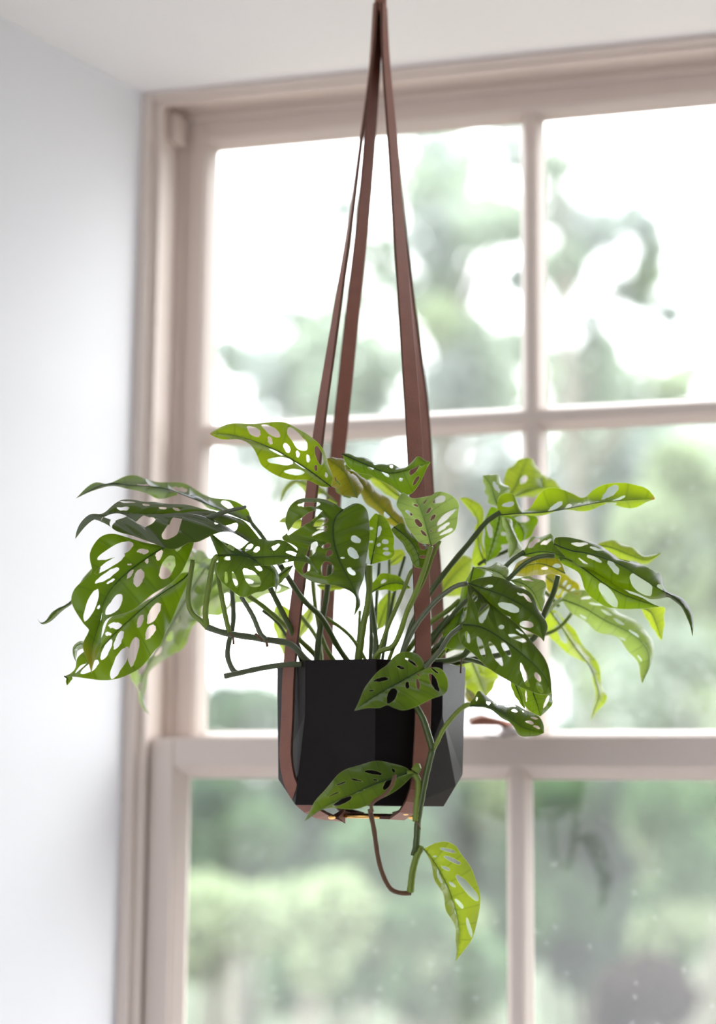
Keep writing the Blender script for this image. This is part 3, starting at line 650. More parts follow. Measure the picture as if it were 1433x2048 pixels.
leaf('F', 'mid', [(145,125),(300,120),(400,140),(520,210),(600,280),(600,430)],
     [(65,-70),(130,0),(250,60),(350,85),(480,125),(570,190),(622,290),(618,370)],
     [(145,180),(135,260),(165,320),(250,410),(370,445),(490,415),(590,372)],
     (-8,-10), 2.5, -1.5, [('B',212,305,100,34,85),('B',282,330,120,34,75),('B',415,315,180,108,48),('B',222,155,56,44),('B',465,225,80,40,45),('B',392,140,30,14,80),('A',250,80,60,20,25),('A',420,120,70,22,28)],
     label='leaf with a shiny purple-grey fold beside the long vine')
leaf('F', 'mid', [(740,205),(680,250),(620,300),(600,370)], [(690,215),(625,280)], [(705,275),(640,345)], (-7,-8), .3, .3)
leaf('C', 'olive', [(60,700),(0,560),(-60,470),(-180,385)], [(-40,680),(-130,620),(-170,560),(-190,450)], [(110,600),(30,520),(-50,400),(-130,375)], (-2,-3), 1.2, 1.4, [('B',-20,470,110,34,50),('A',-90,560,90,20,55)], label='curled yellowing leaf with brown edge')
leaf('C', 'olive', [(450,960),(330,850),(200,720),(80,560),(-20,470)], [(400,960),(260,860),(120,720),(30,590)], [(440,900),(380,800),(280,690),(170,600),(60,500)], (-1,0), 1.2, 1.2, [('A',300,830,60,40,45)])
leaf('C', 'mid', [(-60,350),(120,430),(300,500),(450,480),(560,440),(645,415)],
     [(0,345),(60,370),(110,385),(200,420),(300,428),(400,465),(470,440),(545,375),(600,400)],
     [(-20,440),(60,500),(150,520),(280,570),(400,662),(490,665),(560,580),(612,470)],
     (-7,-9.5), 1.5, 0.3, [('A',300,436,80,20,2),('A',330,470,32,28),('B',412,548,30,28),('B',170,462,50,22,10),('B',285,505,80,25,38),('B',515,465,120,55,-55),('B',530,560,85,30,-58),('A',210,440,60,14,10)],
     label='leaf behind the front right strap with a shiny curled upper edge')
leaf('C', 'lime', [(420,700),(330,640),(240,560),(130,520)], [(360,620),(280,550),(180,515)], [(380,720),(300,680),(220,620),(160,560)], (4,6), .5, .5, auto=.4)
leaf('C', 'pale', [(650,1085),(622,980),(590,860),(560,780),(520,705)],
     [(640,1070),(560,1055),(500,1000),(450,900),(390,800),(380,730),(410,665),(460,690),(490,700)],
     [(740,1025),(830,955),(872,850),(860,740),(800,672),(700,650),(640,680),(570,695)],
     (-9.5,-11), 0.6, 0.6, [('A',520,768,45,20,15),('A',465,830,70,32,38),('A',542,905,78,45,42),('B',608,735,52,20,-50),('B',637,806,62,20,-44),('B',668,862,64,26,-45),('B',722,720,100,55,-30),('B',775,860,200,48,-42),('B',752,938,125,28,-32),('B',770,972,115,26,-32),('B',652,968,20,14),('A',585,985,70,26,40)],
     label='pale upright leaf glowing in front of the right strap')
leaf('C', 'mid', [(168,1230),(195,1100),(215,1000),(225,900),(230,830)],
     [(150,1150),(138,1060),(142,950),(155,880),(200,825)],
     [(250,1210),(310,1185),(362,1150),(350,1080),(345,980),(300,880),(260,840)],
     (-3,-5), 0.5, 0.8, [('B',232,972,92,52,-72),('B',285,1055,52,44),('B',235,1080,36,30),('A',165,1050,36,22),('B',290,1115,50,20),('B',300,1150,66,26,0),('A',162,945,40,24),('B',182,1135,26,12)])
leaf('C', 'dark', [(350,930),(440,1000),(510,1080),(550,1170),(560,1260)], [(330,960),(400,1040),(460,1130),(490,1200),(520,1250)], [(420,900),(500,1000),(600,1060),(640,1130),(620,1200),(590,1255)], (-8.6,-9.2), .4, .4,
     [('B',560,1070,60,38,70),('B',580,1100,44,40),('B',525,1130,28,20),('B',580,1170,60,28)])
leaf('G', 'mid', [(250,420),(330,370),(420,345),(490,350),(565,385)], [(255,350),(300,290),(360,265),(440,275),(510,325)], [(290,405),(340,395),(400,405),(480,400)], (-1,-3), .8, .6, [('A',342,328,50,30,-30)])
leaf('G', 'lime', [(390,200),(450,150),(520,100)], [(385,130),(430,80),(490,75)], [(440,200),(490,170),(520,130)], (5,6), .4, .4)
leaf('G', 'lime', [(300,720),(340,600),(380,500),(440,420)], [(290,600),(310,500),(370,430)], [(360,680),(420,560),(450,470)], (5,7), .6, .6)
leaf('F', 'lime', [(620,500),(640,640),(665,780),(680,950)], [(590,560),(590,700),(640,860)], [(720,560),(740,680),(700,820)], (7,9), .6, .6)
leaf('F', 'lime', [(900,540),(850,640),(800,740),(740,830)], [(880,500),(830,580),(770,680),(740,760)], [(900,620),(860,700),(800,790)], (7,9), .6, .6)
leaf('F', 'lime', [(930,360),(1020,370),(1110,375),(1190,380)], [(960,350),(1050,345),(1130,355)], [(970,395),(1050,405),(1130,395)], (4,5), .4, .4)
leaf('B', 'mid', [(1150,690),(1170,600),(1210,520),(1290,470),(1433,520)], [(1080,640),(1100,540),(1160,440),(1260,420),(1360,460)], [(1200,700),(1260,620),(1320,560),(1380,540)], (1,4), 1, 1, [('A',1140,560,70,40,-40),('A',1230,490,60,26,10)])
# ---- right side
leaf('G', 'lime', [(790,440),(860,340),(950,240),(1060,150)], [(800,330),(850,230),(930,140),(1010,128)], [(880,450),(960,440),(1030,380),(1065,260)], (8,11), 1.5, 1.5)
leaf('C', 'lime', [(1085,1230),(1040,1120),(1020,1000),(1020,880),(960,770),(870,700)], [(1040,1250),(980,1230),(985,1080),(1000,920),(970,820),(900,735)], [(1095,1180),(1065,1050),(1060,960),(1080,850),(1040,760),(950,700)], (4,6), .6, .6, [('B',1030,1100,110,30,75),('A',1005,880,70,24,80)])
leaf('C', 'pale', [(1180,770),(1150,680),(1120,590),(1060,520)], [(1110,740),(1080,650),(1065,580)], [(1250,690),(1270,640),(1210,560),(1140,505)], (-1,1), 1.2, 1.5, [('B',1160,620,100,30,60)])
leaf('D', 'lime', [(60,420),(120,320),(160,220),(200,125)], [(40,350),(28,270),(80,190),(140,140)], [(200,360),(330,330),(290,250),(270,190),(240,140)], (7,10), 1, 1.5, [('B',165,290,70,42,-60)])
leaf('D', 'lime', [(90,410),(200,370),(320,340),(440,350)], [(120,350),(210,290),(320,250),(400,300)], [(180,410),(300,395),(400,370)], (8,11), 1, 1)
leaf('D', 'burn', [(-20,540),(150,525),(300,520),(500,490),(700,450),(900,432),(1115,425)],
     [(-10,420),(50,385),(110,400),(150,480),(210,480),(270,410),(340,362),(430,352),(520,370),(600,402),(700,350),(880,302),(960,310),(1050,345),(1105,400)],
     [(100,545),(260,530),(450,518),(620,492),(750,475),(880,482),(985,475),(1060,442)],
     (-2,-4), 2.2, 2.2, [('A',395,468,130,42,-42),('A',490,475,70,40,-50),('A',640,460,52,22,-10),('A',790,370,150,52,-36),('A',850,418,110,32,-30),('A',697,430,32,16),('A',568,430,28,10),('A',60,455,90,36,-10),('B',800,472,80,12,0)],
     label='long bright leaf stretching right with a brown burnt tip')
leaf('C', 'mid', [(1200,800),(1180,920),(1140,1060),(1090,1215)], [(1130,770),(1080,860),(1072,1000),(1078,1140)], [(1290,850),(1330,900),(1270,1040),(1180,1150)], (2,3), .6, .6, [('A',1112,960,120,50,82),('B',1230,990,46,30),('B',1245,1092,70,48,10)])
leaf('D', 'mid', [(60,540),(130,590),(170,660),(165,725)], [(90,620),(110,700),(140,730)], [(130,520),(220,525),(268,560),(255,640),(210,700)], (3,4), .5, .8, [('B',165,565,110,56,0)], label='small green leaf hanging in front of the window bar')
leaf('C', 'pale', [(1240,860),(1290,960),(1330,1060),(1270,1180)], [(1210,860),(1230,940),(1260,1050),(1262,1130)], [(1290,880),(1320,1000),(1368,1080),(1350,1130)], (0,-1), .8, .8)
leaf('D', 'mid', [(150,830),(300,800),(420,820),(540,865)], [(190,760),(250,695),(330,675),(390,700),(440,770)], [(220,835),(330,830),(440,850)], (-3,-5), 2, 1, [('A',250,750,105,40,-42),('A',335,748,82,30,-18)])
leaf('D', 'lime', [(690,755),(800,770),(950,830),(1060,860),(1165,802)], [(760,720),(880,738),(960,778),(1050,828),(1115,820)], [(760,800),(860,850),(960,875),(1060,885),(1120,850)], (3,1), 1, 1, label='lime leaf with a brown tip pointing right')
leaf('D', 'dark', [(390,745),(500,790),(650,815),(850,885),(1000,975),(1130,1060),(1225,1112),(1310,1180),(1360,1280),(1382,1410)],
     [(400,700),(520,695),(640,735),(730,775),(900,855),(1060,905),(1160,985),(1195,1070),(1240,1110),(1320,1150),(1375,1250),(1390,1340)],
     [(440,800),(520,880),(640,945),(780,1000),(900,1070),(1050,1140),(1150,1130),(1215,1118),(1280,1170),(1340,1270),(1372,1350)],
     (-5,-9), 2.0, 1.5, [('A',570,755,120,34,5),('A',690,795,100,18,14),('A',880,870,110,20,22),('B',680,845,120,26,22),('B',820,905,120,44,42),('B',1020,1030,210,115,45),('A',1060,925,150,36,28),('A',1145,1065,48,34,40),('B',600,860,80,18,35)],
     label='long glossy leaf at the right ending in a hanging drip tip')
leaf('D', 'mid', [(430,820),(600,920),(750,1030),(920,1120),(1150,1195)], [(500,850),(650,900),(760,960),(870,1050),(960,1100),(1080,1165)], [(440,880),(560,950),(620,1080),(740,1190),(830,1205),(1000,1212)],
     (-4,-7), 1.0, 0.5, [('B',780,1110,210,85,52),('A',560,905,80,26,35)])
leaf('D', 'olive', [(470,955),(350,900),(230,890),(80,965)], [(440,870),(350,830),(250,822),(140,870)], [(400,965),(330,960),(230,975),(140,978)], (-4,-2), .8, .8, [('A',235,905,56,30),('A',410,905,60,30),('B',325,915,50,24)])
leaf('D', 'olive', [(330,980),(400,1030),(500,1090),(585,1150)], [(340,960),(430,950),(540,1010),(580,1080)], [(330,1040),(370,1110),(440,1140),(520,1150)], (5,6), .8, .8, auto=.5)
leaf('D', 'pale', [(440,1140),(600,1200),(750,1290),(950,1390),(1060,1500),(1070,1620),(1021,1748)],
     [(500,1085),(600,1072),(720,1110),(850,1220),(950,1290),(1050,1370),(1105,1430),(1108,1500),(1075,1600)],
     [(470,1180),(520,1240),(600,1300),(700,1365),(830,1420),(920,1500),(985,1590),(1005,1680)],
     (4,2), 1.5, 1.5, [('A',550,1105,60,20,-8),('A',610,1140,90,24,0),('A',690,1185,110,18,10),('B',600,1262,60,26,40),('A',760,1245,90,18,25),('A',850,1310,90,18,30),('B',880,1420,60,20,25),('A',960,1390,80,18,35),('A',1035,1520,120,50,55),('B',1010,1560,50,14,60)],
     label='pale soft-focus leaf hanging to the right near the window')
leaf('D', 'lime', [(1010,1200),(1080,1230),(1120,1310),(1162,1440)], [(1060,1200),(1120,1195),(1182,1205),(1180,1300),(1172,1390)], [(1040,1260),(1090,1340),(1130,1400)], (2,3), .5, .5)
leaf('H', 'lime', [(840,420),(940,560),(1060,740),(1170,880),(1230,1020),(1260,1140),(1220,1250),(1185,1360)],
     [(800,520),(830,640),(900,710),(1030,800),(1110,855),(1190,915),(1210,1000),(1230,1100),(1212,1220)],
     [(900,430),(960,490),(1040,580),(1100,680),(1200,790),(1250,900),(1300,1080),(1328,1165),(1240,1280)],
     (5,8), 1.2, 1.2, [('A',940,630,180,60,65),('B',925,500,140,50,60)], label='twisted lime leaf hanging right of the pot')
# ---- lower right cluster
leaf('H', 'mid', [(200,60),(160,240),(110,420),(40,600),(-30,740)], [(120,200),(60,380),(0,480),(-60,620)], [(290,70),(290,140),(200,300),(150,440),(120,600),(135,740),(20,752)], (0,-2), .6, .8, [('B',130,410,50,26,-50),('B',120,500,46,20,-50)])
leaf('H', 'shaded', [(155,195),(320,250),(480,310),(640,400),(760,520),(795,690)],
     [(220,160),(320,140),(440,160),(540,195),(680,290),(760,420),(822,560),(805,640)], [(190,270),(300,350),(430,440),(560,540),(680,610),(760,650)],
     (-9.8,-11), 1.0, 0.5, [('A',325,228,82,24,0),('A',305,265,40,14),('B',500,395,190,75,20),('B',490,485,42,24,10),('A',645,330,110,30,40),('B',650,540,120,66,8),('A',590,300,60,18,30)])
leaf('H', 'shaded', [(110,545),(250,560),(420,650),(620,800),(780,950),(862,1115)],
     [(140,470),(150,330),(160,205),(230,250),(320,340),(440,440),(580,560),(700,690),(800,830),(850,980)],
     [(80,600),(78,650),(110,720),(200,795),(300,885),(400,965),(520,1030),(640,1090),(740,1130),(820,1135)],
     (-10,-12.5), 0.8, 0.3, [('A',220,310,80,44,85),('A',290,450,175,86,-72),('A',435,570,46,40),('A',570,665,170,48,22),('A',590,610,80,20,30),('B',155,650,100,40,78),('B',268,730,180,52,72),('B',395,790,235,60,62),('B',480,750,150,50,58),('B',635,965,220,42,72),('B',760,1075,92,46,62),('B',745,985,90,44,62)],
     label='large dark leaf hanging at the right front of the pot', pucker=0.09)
leaf('H', 'pale', [(510,170),(620,200),(710,280),(780,440)], [(600,148),(700,145),(780,170),(812,240),(800,350)], [(560,210),(640,280),(700,360),(750,420)], (-5,-6), 1, .6, [('A',650,175,110,16,8),('B',620,230,70,24,40)])
leaf('H', 'pale', [(480,160),(420,110),(330,80),(215,55)], [(500,100),(440,30),(380,30),(290,60)], [(430,160),(330,110),(280,90)], (-4,-5), 1, .6, [('B',330,100,70,18,20)])
leaf('H', 'mid', [(690,980),(700,1100),(740,1220),(765,1318)], [(600,1060),(620,1160),(640,1240),(700,1290)], [(800,1060),(868,1130),(862,1220),(810,1280)], (-6,-8), .6, .6, [('A',650,1150,100,20,85),('B',810,1200,120,30,-65)])
leaf('H', 'mid', [(540,1010),(570,1090),(600,1170),(630,1255)], [(515,1020),(530,1100),(580,1190)], [(620,1080),(640,1160),(640,1220)], (-5,-6), .4, .4)
leaf('H', 'lime', [(180,840),(230,960),(270,1060),(310,1155)], [(130,860),(130,980),(135,1120),(200,1150)], [(280,830),(400,970),(400,1020),(350,1100)], (6,8), 1, 1, [('B',270,930,120,40,75)])
leaf('G', 'lime', [(800,960),(960,1000),(1080,1040),(1250,1060)], [(900,930),(1030,950),(1160,990)], [(930,1040),(1060,1130),(1180,1150),(1240,1110)], (7,10), 1, 1)
leaf('G', 'olive', [(1010,1180),(1040,1230),(1080,1290)], [(1000,1240),(1030,1290)], [(1060,1210),(1090,1260)], (6,7), .3, .3)
leaf('G', 'mid', [(850,900),(930,720),(980,600),(1030,450)], [(830,830),(850,700),(900,620),(960,500)], [(900,880),(1000,860),(1020,740),(1030,600)], (1,-1), .8, .8, [('B',1000,540,50,24,-50)])
# ---- the four leaves on the front vine
leaf('G', 'mid', [(675,1025),(580,1075),(480,1130),(350,1200),(230,1275),(117,1360)],
     [(672,985),(650,935),(600,900),(490,895),(430,930),(370,1000),(290,1062),(205,1165),(160,1270)],
     [(700,1022),(770,1018),(830,1055),(862,1115),(855,1190),(800,1250),(700,1290),(600,1320),(500,1358),(430,1345),(375,1318),(320,1333),(230,1335)],
     (-10.5,-13), 0.6, -0.8, [('A',565,975,125,22,34),('A',478,1018,62,26,20),('A',325,1117,120,36,-8),('A',250,1203,46,16,-10),('B',412,1250,140,80,-66),('B',372,1193,22,12,90),('B',537,1170,70,36,90),('B',620,1160,92,32,84),('B',622,1080,50,18,58),('B',752,1145,155,58,62),('B',762,1058,66,16,32)],
     label='glossy heart-shaped leaf in front of the pot rim')
leaf('I', 'mid', [(1000,880),(880,920),(740,965),(600,1030),(420,1110),(245,1230)],
     [(990,850),(900,815),(750,800),(600,832),(500,890),(400,990),(330,1080),(285,1160)],
     [(1045,880),(960,965),(850,1040),(750,1092),(640,1132),(540,1142),(430,1132),(350,1152),(295,1195)],
     (-10.5,-13), 1.0, -0.5, [('A',740,883,132,30,10),('A',885,865,36,20,60),('A',615,937,90,12,12),('A',510,965,80,11,-15),('A',460,1040,80,9,-20),('A',755,935,42,10),('B',840,965,100,44,-58),('B',650,1005,52,22,-15),('B',520,1088,150,44,-28)],
     label='pointed leaf across the bottom of the pot')
leaf('J', 'lime', [(870,318),(950,420),(1030,570),(1080,720),(1105,860),(1080,1052)],
     [(950,280),(1020,270),(1080,300),(1115,355),(1190,445),(1222,545),(1238,660),(1230,780),(1192,890),(1140,975)],
     [(895,360),(940,480),(980,600),(1040,740),(1072,850),(1090,950)],
     (-11,-12), 0.8, -1.8, [('A',1025,327,102,26,15),('A',1055,392,122,30,25),('A',1012,445,60,20,25),('A',1150,570,215,58,50),('A',1055,550,50,20,40),('A',1100,675,80,25,50),('A',1165,830,132,28,74),('B',965,495,110,14,75),('B',1015,560,60,10,70),('B',1075,745,90,12,80),('A',945,368,22,12)],
     label='lime leaf hanging lowest at the end of the vine')
leaf('K', 'dark', [(270,145),(330,140),(420,140),(520,180),(640,260),(760,340),(935,385)],
     [(272,110),(310,60),(350,5),(420,70),(560,130),(700,150),(800,180),(880,240),(930,310)],
     [(330,150),(400,155),(500,205),(620,290),(720,400),(840,420)],
     (-10.5,-10), 1.8, 0.8, [('A',330,88,42,24,-80),('A',430,125,40,24,20),('A',500,135,60,14,5),('A',620,160,100,20,5),('A',655,203,62,22,0),('A',740,200,26,18),('B',690,290,60,12,28),('A',840,262,72,24,10),('A',800,300,80,28,15),('A',865,340,70,20,22)],
     label='folded leaf on a side stalk right of the pot')

# ------------------------------------------------------------------ stems
for args in [
 ('F',[(640,200),(820,470),(970,620),(1100,850),(1210,1010)],(-5,0),2.6,'d'), ('F',[(380,440),(520,540),(680,680),(800,800),(920,920),(960,1010)],(-2,0),2.5,'s'),
 ('F',[(500,560),(620,660),(700,780),(780,900),(820,1010)],(1,2),1.8,'d'), ('F',[(560,380),(650,560),(730,720),(770,820),(830,1010)],(-4,-3),2.6,'d'),
 ('F',[(330,450),(420,600),(480,740),(530,795)],(-5,-6),2.2,'g'), ('F',[(50,690),(200,740),(440,778),(540,795),(700,820),(780,880),(850,960),(920,1010)],(-7,-4),3.0,'g'),
 ('E',[(1300,0),(1268,200),(1262,320),(1290,420),(1370,490),(1420,545)],(-6,-7),2.5,'s'), ('F',[(145,125),(110,170),(75,350),(45,560),(55,692)],(-8,-7),2.6,'s'),
 ('F',[(130,180),(165,400),(205,610),(235,735)],(-6,-6.8),2.3,'s'), ('F',[(255,370),(268,600),(255,720),(228,830),(222,930),(260,1030),(300,1060)],(-3,-6),2.4,'g'),
 ('F',[(195,1085),(300,1062),(500,1018),(660,995),(800,990),(900,1010)],(-7,-5),2.5,'g'), ('F',[(1040,200),(1000,500),(960,700),(940,850),(930,1010)],(0,-2),3.0,'d'),
 ('F',[(1350,200),(1345,450),(1300,700),(1260,1010)],(-3,-2),3.2,'s'), ('F',[(880,80),(905,400),(935,620),(990,830),(1100,1010)],(3,1),2.2,'s'),
 ('F',[(1010,620),(1150,720),(1240,820),(1350,1010)],(2,2),2.0,'s'), ('F',[(800,600),(900,730),(950,830),(970,1010)],(4,3),2.2,'s'),
 ('F',[(1275,560),(1265,750),(1235,1010)],(3,3),1.8,'s'), ('G',[(200,190),(260,560),(290,800),(300,1010)],(0,-1),2.3,'d'), ('G',[(240,400),(250,700),(240,1010)],(2,2),2.0,'d'),
 ('G',[(520,130),(440,400),(400,600),(330,1010)],(3,2),1.6,'d'), ('G',[(315,180),(290,500),(270,1010)],(3,3),1.6,'d'), ('G',[(395,150),(392,500),(362,750),(330,1010)],(4,3),1.5,'s'),
 ('G',[(728,50),(640,330),(540,560),(480,740),(420,850),(330,880),(285,930),(270,1010)],(-9.6,-6.5),2.3,'s'), ('G',[(590,230),(560,270),(480,470),(400,650),(330,840),(290,1010)],(-3,-3),2.0,'s'),
 ('G',[(800,5),(740,130),(680,300),(540,580),(450,800),(370,1010)],(-9,-6.5),1.6,'s'), ('C',[(1200,815),(1150,845),(1080,900),(960,1050),(850,1180),(700,1370),(590,1530),(500,1700),(430,1900),(400,2030)],(-2,0),2.7,'d'),
 ('G',[(1020,345),(930,365),(830,430),(750,500),(620,660),(540,800),(505,890),(490,1010)],(-9.8,-7.5),2.4,'g'), ('G',[(960,475),(850,570),(720,660),(640,760),(540,880),(450,1010)],(0,1),2.5,'s'),
 ('G',[(965,690),(880,760),(800,880),(730,960),(678,1025)],(-10,-10.5),2.2,'g'), ('G',[(870,600),(720,770),(620,860),(520,1010)],(3,3),1.8,'d'), ('G',[(730,960),(690,990),(640,1010),(600,1030)],(-9,-7),2.6,'d'),
 ('G',[(1030,860),(980,925),(880,960),(750,970),(650,960),(560,1020)],(-5,-6),3.0,'d'), ('G',[(1200,1010),(1100,970),(1010,950),(880,950)],(-4,-5),2.0,'d'),
 ('P',[(1117,1151),(1108,1185),(1090,1225),(1070,1275),(1020,1305),(950,1318),(880,1330),(840,1336)],(-3,0),2.7,'d'), ('P',[(1123,1198),(1103,1215),(1085,1240),(1072,1272)],(4,-1),2.2,'s'),
 ('P',[(1146,1224),(1130,1245),(1112,1260),(1084,1270),(1040,1274),(960,1296),(870,1330),(840,1338)],(6,2),1.9,'s'),
 ('P',[(1050,1103),(1025,1120),(1005,1140),(940,1195),(880,1262),(830,1336)],(-3,0),2.3,'d'), ('P',[(1110,1112),(1085,1112),(1055,1124),(1025,1151),(960,1220),(890,1280),(820,1338)],(-5,-1),2.4,'d'),
 ('P',[(1119,1213),(1085,1180),(1040,1170),(980,1210),(900,1290),(860,1336)],(5,3),2.0,'s'),
 ('I',[(1040,385),(1065,430),(1105,510),(1140,620),(1168,715)],(-9.5,-10.5),3.0,'d'), ('I',[(1165,715),(1120,900),(1085,1080),(1062,1220),(1055,1330),(1045,1440)],(-10.5,-11),3.0,'d'),
 ('J',[(835,110),(830,200),(815,300),(800,360)],(-11,-11),1.9,'d'), ('J',[(850,318),(825,370),(800,470),(785,600)],(-11,-11),3.2,'s'), ('J',[(790,605),(720,605),(655,575),(605,480),(575,370),(550,200),(530,100),(522,60)],(-11,-12),2.2,'r'),
 ('I',[(985,885),(1030,890),(1062,930),(1065,1000),(1055,1100),(1045,1230)],(-10.5,-11),2.8,'s'), ('I',[(1168,720),(1200,660),(1250,560),(1340,450),(1400,400),(1434,390)],(-10.5,-10.5),2.1,'s'),
 ('J',[(868,318),(852,312),(835,330)],(-11,-11),2.2,'s'), ('G',[(1100,200),(1160,160),(1260,120),(1433,40)],(4,4),1.8,'d'), ('G',[(1180,380),(1100,440),(950,620),(820,780),(740,900),(640,1010)],(4,3),1.8,'d'),
 ('B',[(390,850),(420,910),(500,1010),(640,1240)],(2,-2),2.3,'d'),
]:
    stem(args[0], args[1], args[2], args[3], args[4])
stem('A', [(1170,870),(1200,880),(1300,845),(1433,800),(1530,780),(1560,768)], (-6,-9), 1.3, 'g', 'stem', 3.2)
stem('G', [(970,945),(966,1000),(963,1060)], (-7,-7.5), 0.8, 'r', 'aerial_root')
stem('I', [(735,1160),(728,1110),(760,1075),(830,1030),(880,960),(897,895)], (-13,-13.5), 1.6, 'r', 'aerial_root')
stem('I', [(1045,1225),(1065,1250),(1080,1285)], (-11.2,-11.6), 0.7, 'r', 'aerial_root')
stem('I', [(1050,845),(1060,840),(1040,870)], (-10.6,-10.7), 4.0, 's', 'node')
stem('F', [(240,740),(262,770),(270,830)], (-7.2,-7.4), 0.9, 'r', 'aerial_root')
stem('F', [(525,800),(535,830),(537,850)], (-7.0,-7.1), 1.2, 'r', 'aerial_root')
stem('F', [(440,745),(470,770),(500,800)], (-7.2,-7.2), 1.2, 'r', 'aerial_root')
# ------------------------------------------------------------------ the garden
def foliage_mat(name, dif, tra):
    m, t, o = mat(name)
    tcn = N(t, 'ShaderNodeTexCoord'); nz = N(t, 'ShaderNodeTexNoise'); nz.inputs['Scale'].default_value = 1.5; t.links.new(tcn.outputs['Object'], nz.inputs['Vector'])
    D = N(t, 'ShaderNodeBsdfDiffuse'); T = N(t, 'ShaderNodeBsdfTranslucent')
    for sh, c in ((D, dif), (T, tra)):
        mx = N(t, 'ShaderNodeMix', data_type='RGBA'); mx.inputs[6].default_value = tuple(x*0.7 for x in c)+(1,); mx.inputs[7].default_value = tuple(min(1, x*1.35) for x in c)+(1,)
        t.links.new(nz.outputs['Fac'], mx.inputs[0]); t.links.new(mx.outputs[2], sh.inputs[0])
    ms = N(t, 'ShaderNodeMixShader'); ms.inputs[0].default_value = 0.45
    t.links.new(D.outputs[0], ms.inputs[1]); t.links.new(T.outputs[0], ms.inputs[2]); t.links.new(ms.outputs[0], o.inputs[0]); return m
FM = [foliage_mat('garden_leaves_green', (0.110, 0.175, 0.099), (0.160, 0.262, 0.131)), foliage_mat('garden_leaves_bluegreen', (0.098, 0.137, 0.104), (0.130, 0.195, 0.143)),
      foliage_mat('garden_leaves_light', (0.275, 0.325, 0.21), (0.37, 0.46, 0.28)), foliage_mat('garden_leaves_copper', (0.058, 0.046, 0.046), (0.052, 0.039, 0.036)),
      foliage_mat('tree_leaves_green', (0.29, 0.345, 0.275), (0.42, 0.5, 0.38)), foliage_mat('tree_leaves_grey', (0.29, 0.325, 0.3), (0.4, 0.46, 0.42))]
M_BARK = principled('tree_bark', (0.21, 0.20, 0.165), 0.9, 0.3, 12)
M_GRASS = principled('lawn', (0.09, 0.115, 0.07), 0.95, 0.3, 3)
M_GRAVEL = principled('tan_gravel', (0.165, 0.14, 0.115), 0.95, 0.12, 5)
M_HOUSE = principled('pale_house_wall', (0.30, 0.30, 0.33), 0.8, 0.05, 2)
M_ROOF = principled('grey_roof', (0.15, 0.15, 0.17), 0.8, 0.1, 3)
M_WARM = principled('cream_wall', (0.80, 0.62, 0.38), 0.8, 0.05, 2)
GZ = 0.10
struct(MB().box(-60, 40, 2.25, 90, GZ-0.3, GZ), 'ground', M_GRASS, 'lawn outside the window')
def leaves(rn, c, r, n, size):
    """scattered small leaf blades in an ellipsoid"""
    V, F = [], []
    for _ in range(n):
        while True:
            p = Vector((rn.uniform(-1, 1), rn.uniform(-1, 1), rn.uniform(-1, 1)))
            if p.length < 1: break
        p = Vector((c.x+p.x*r[0], c.y+p.y*r[1], c.z+p.z*r[2])); s = size*rn.uniform(.6, 1.3)
        a = Vector((rn.gauss(0, 1), rn.gauss(0, 1), rn.gauss(0, 1))).normalized(); b_ = a.cross(Vector((rn.gauss(0, 1), rn.gauss(0, 1), rn.gauss(0, 1)))).normalized()
        n0 = len(V); V += [p-a*s, p-b_*s*.45, p+a*s, p+b_*s*.45+a.cross(b_)*s*.1]; F += [(n0, n0+1, n0+2, n0+3)]
    return V, F
def tree(label, px, Y, clusters, name='garden_tree', cat='tree', seed=1, trunk=True, size=0.07, group=None):
    """clusters: (px, py, radius_px, density, tone) as seen from the room, each given its own depth"""
    rn = random.Random(seed); base = plane(px, 1500, Y); base = Vector((base.x, base.y, GZ))
    t = tag(empty(name, base), label, cat, group)
    tones = {}; cs = []
    for (cx_, cy_, rp, n, tone) in clusters:
        c = plane(cx_, cy_, Y + (rn.uniform(-.5, .5) if trunk else rn.uniform(-.2, .2))); r = rp*(c-CAM).length/FPX; cs.append((c, r))
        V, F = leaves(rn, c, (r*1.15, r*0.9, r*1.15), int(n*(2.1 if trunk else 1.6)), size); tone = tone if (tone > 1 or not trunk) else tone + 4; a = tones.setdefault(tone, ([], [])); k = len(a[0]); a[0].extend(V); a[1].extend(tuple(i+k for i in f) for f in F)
    for tone, (V, F) in tones.items():
        o = mesh_obj('foliage', V, F, FM[tone], t); o['kind'] = 'stuff'
    b = MB()
    top = max(cs, key=lambda q: q[0].z)[0]
    if trunk:
        tube(b, [base, base.lerp(Vector((top.x, top.y, top.z)), .35)+Vector((.1, 0, 0)), base.lerp(top, .7), top], [0.11, 0.08, 0.05, 0.015], 8)
        b.build('trunk', M_BARK, t, True)
        for c, r in cs:
            if r < 0.12: continue
            zz = max(base.z+0.6, c.z-r*1.5-0.5); k = min(1, max(0, (zz-base.z)/max(0.1, top.z-base.z))); s0 = base.lerp(top, k)
            b = MB(); tube(b, [s0, s0.lerp(c, .55)+Vector((0, 0, .12)), c], [0.045, 0.028, 0.008], 6); b.build('branch', M_BARK, t, True)
    else:
        for c, r in cs[:6]:
            b = MB(); tube(b, [Vector((base.x+(c.x-base.x)*.4, base.y, GZ)), Vector((c.x, c.y, c.z))], [0.025, 0.008], 6); b.build('branch', M_BARK, t, True)
    return t
def fill(rn, x0, x1, y0, y1, k, r, n, tones): return [(rn.uniform(x0, x1), rn.uniform(y0, y1), rn.uniform(r*.7, r*1.3), n, rn.choice(tones)) for _ in range(k)]
R_ = random.Random(11)
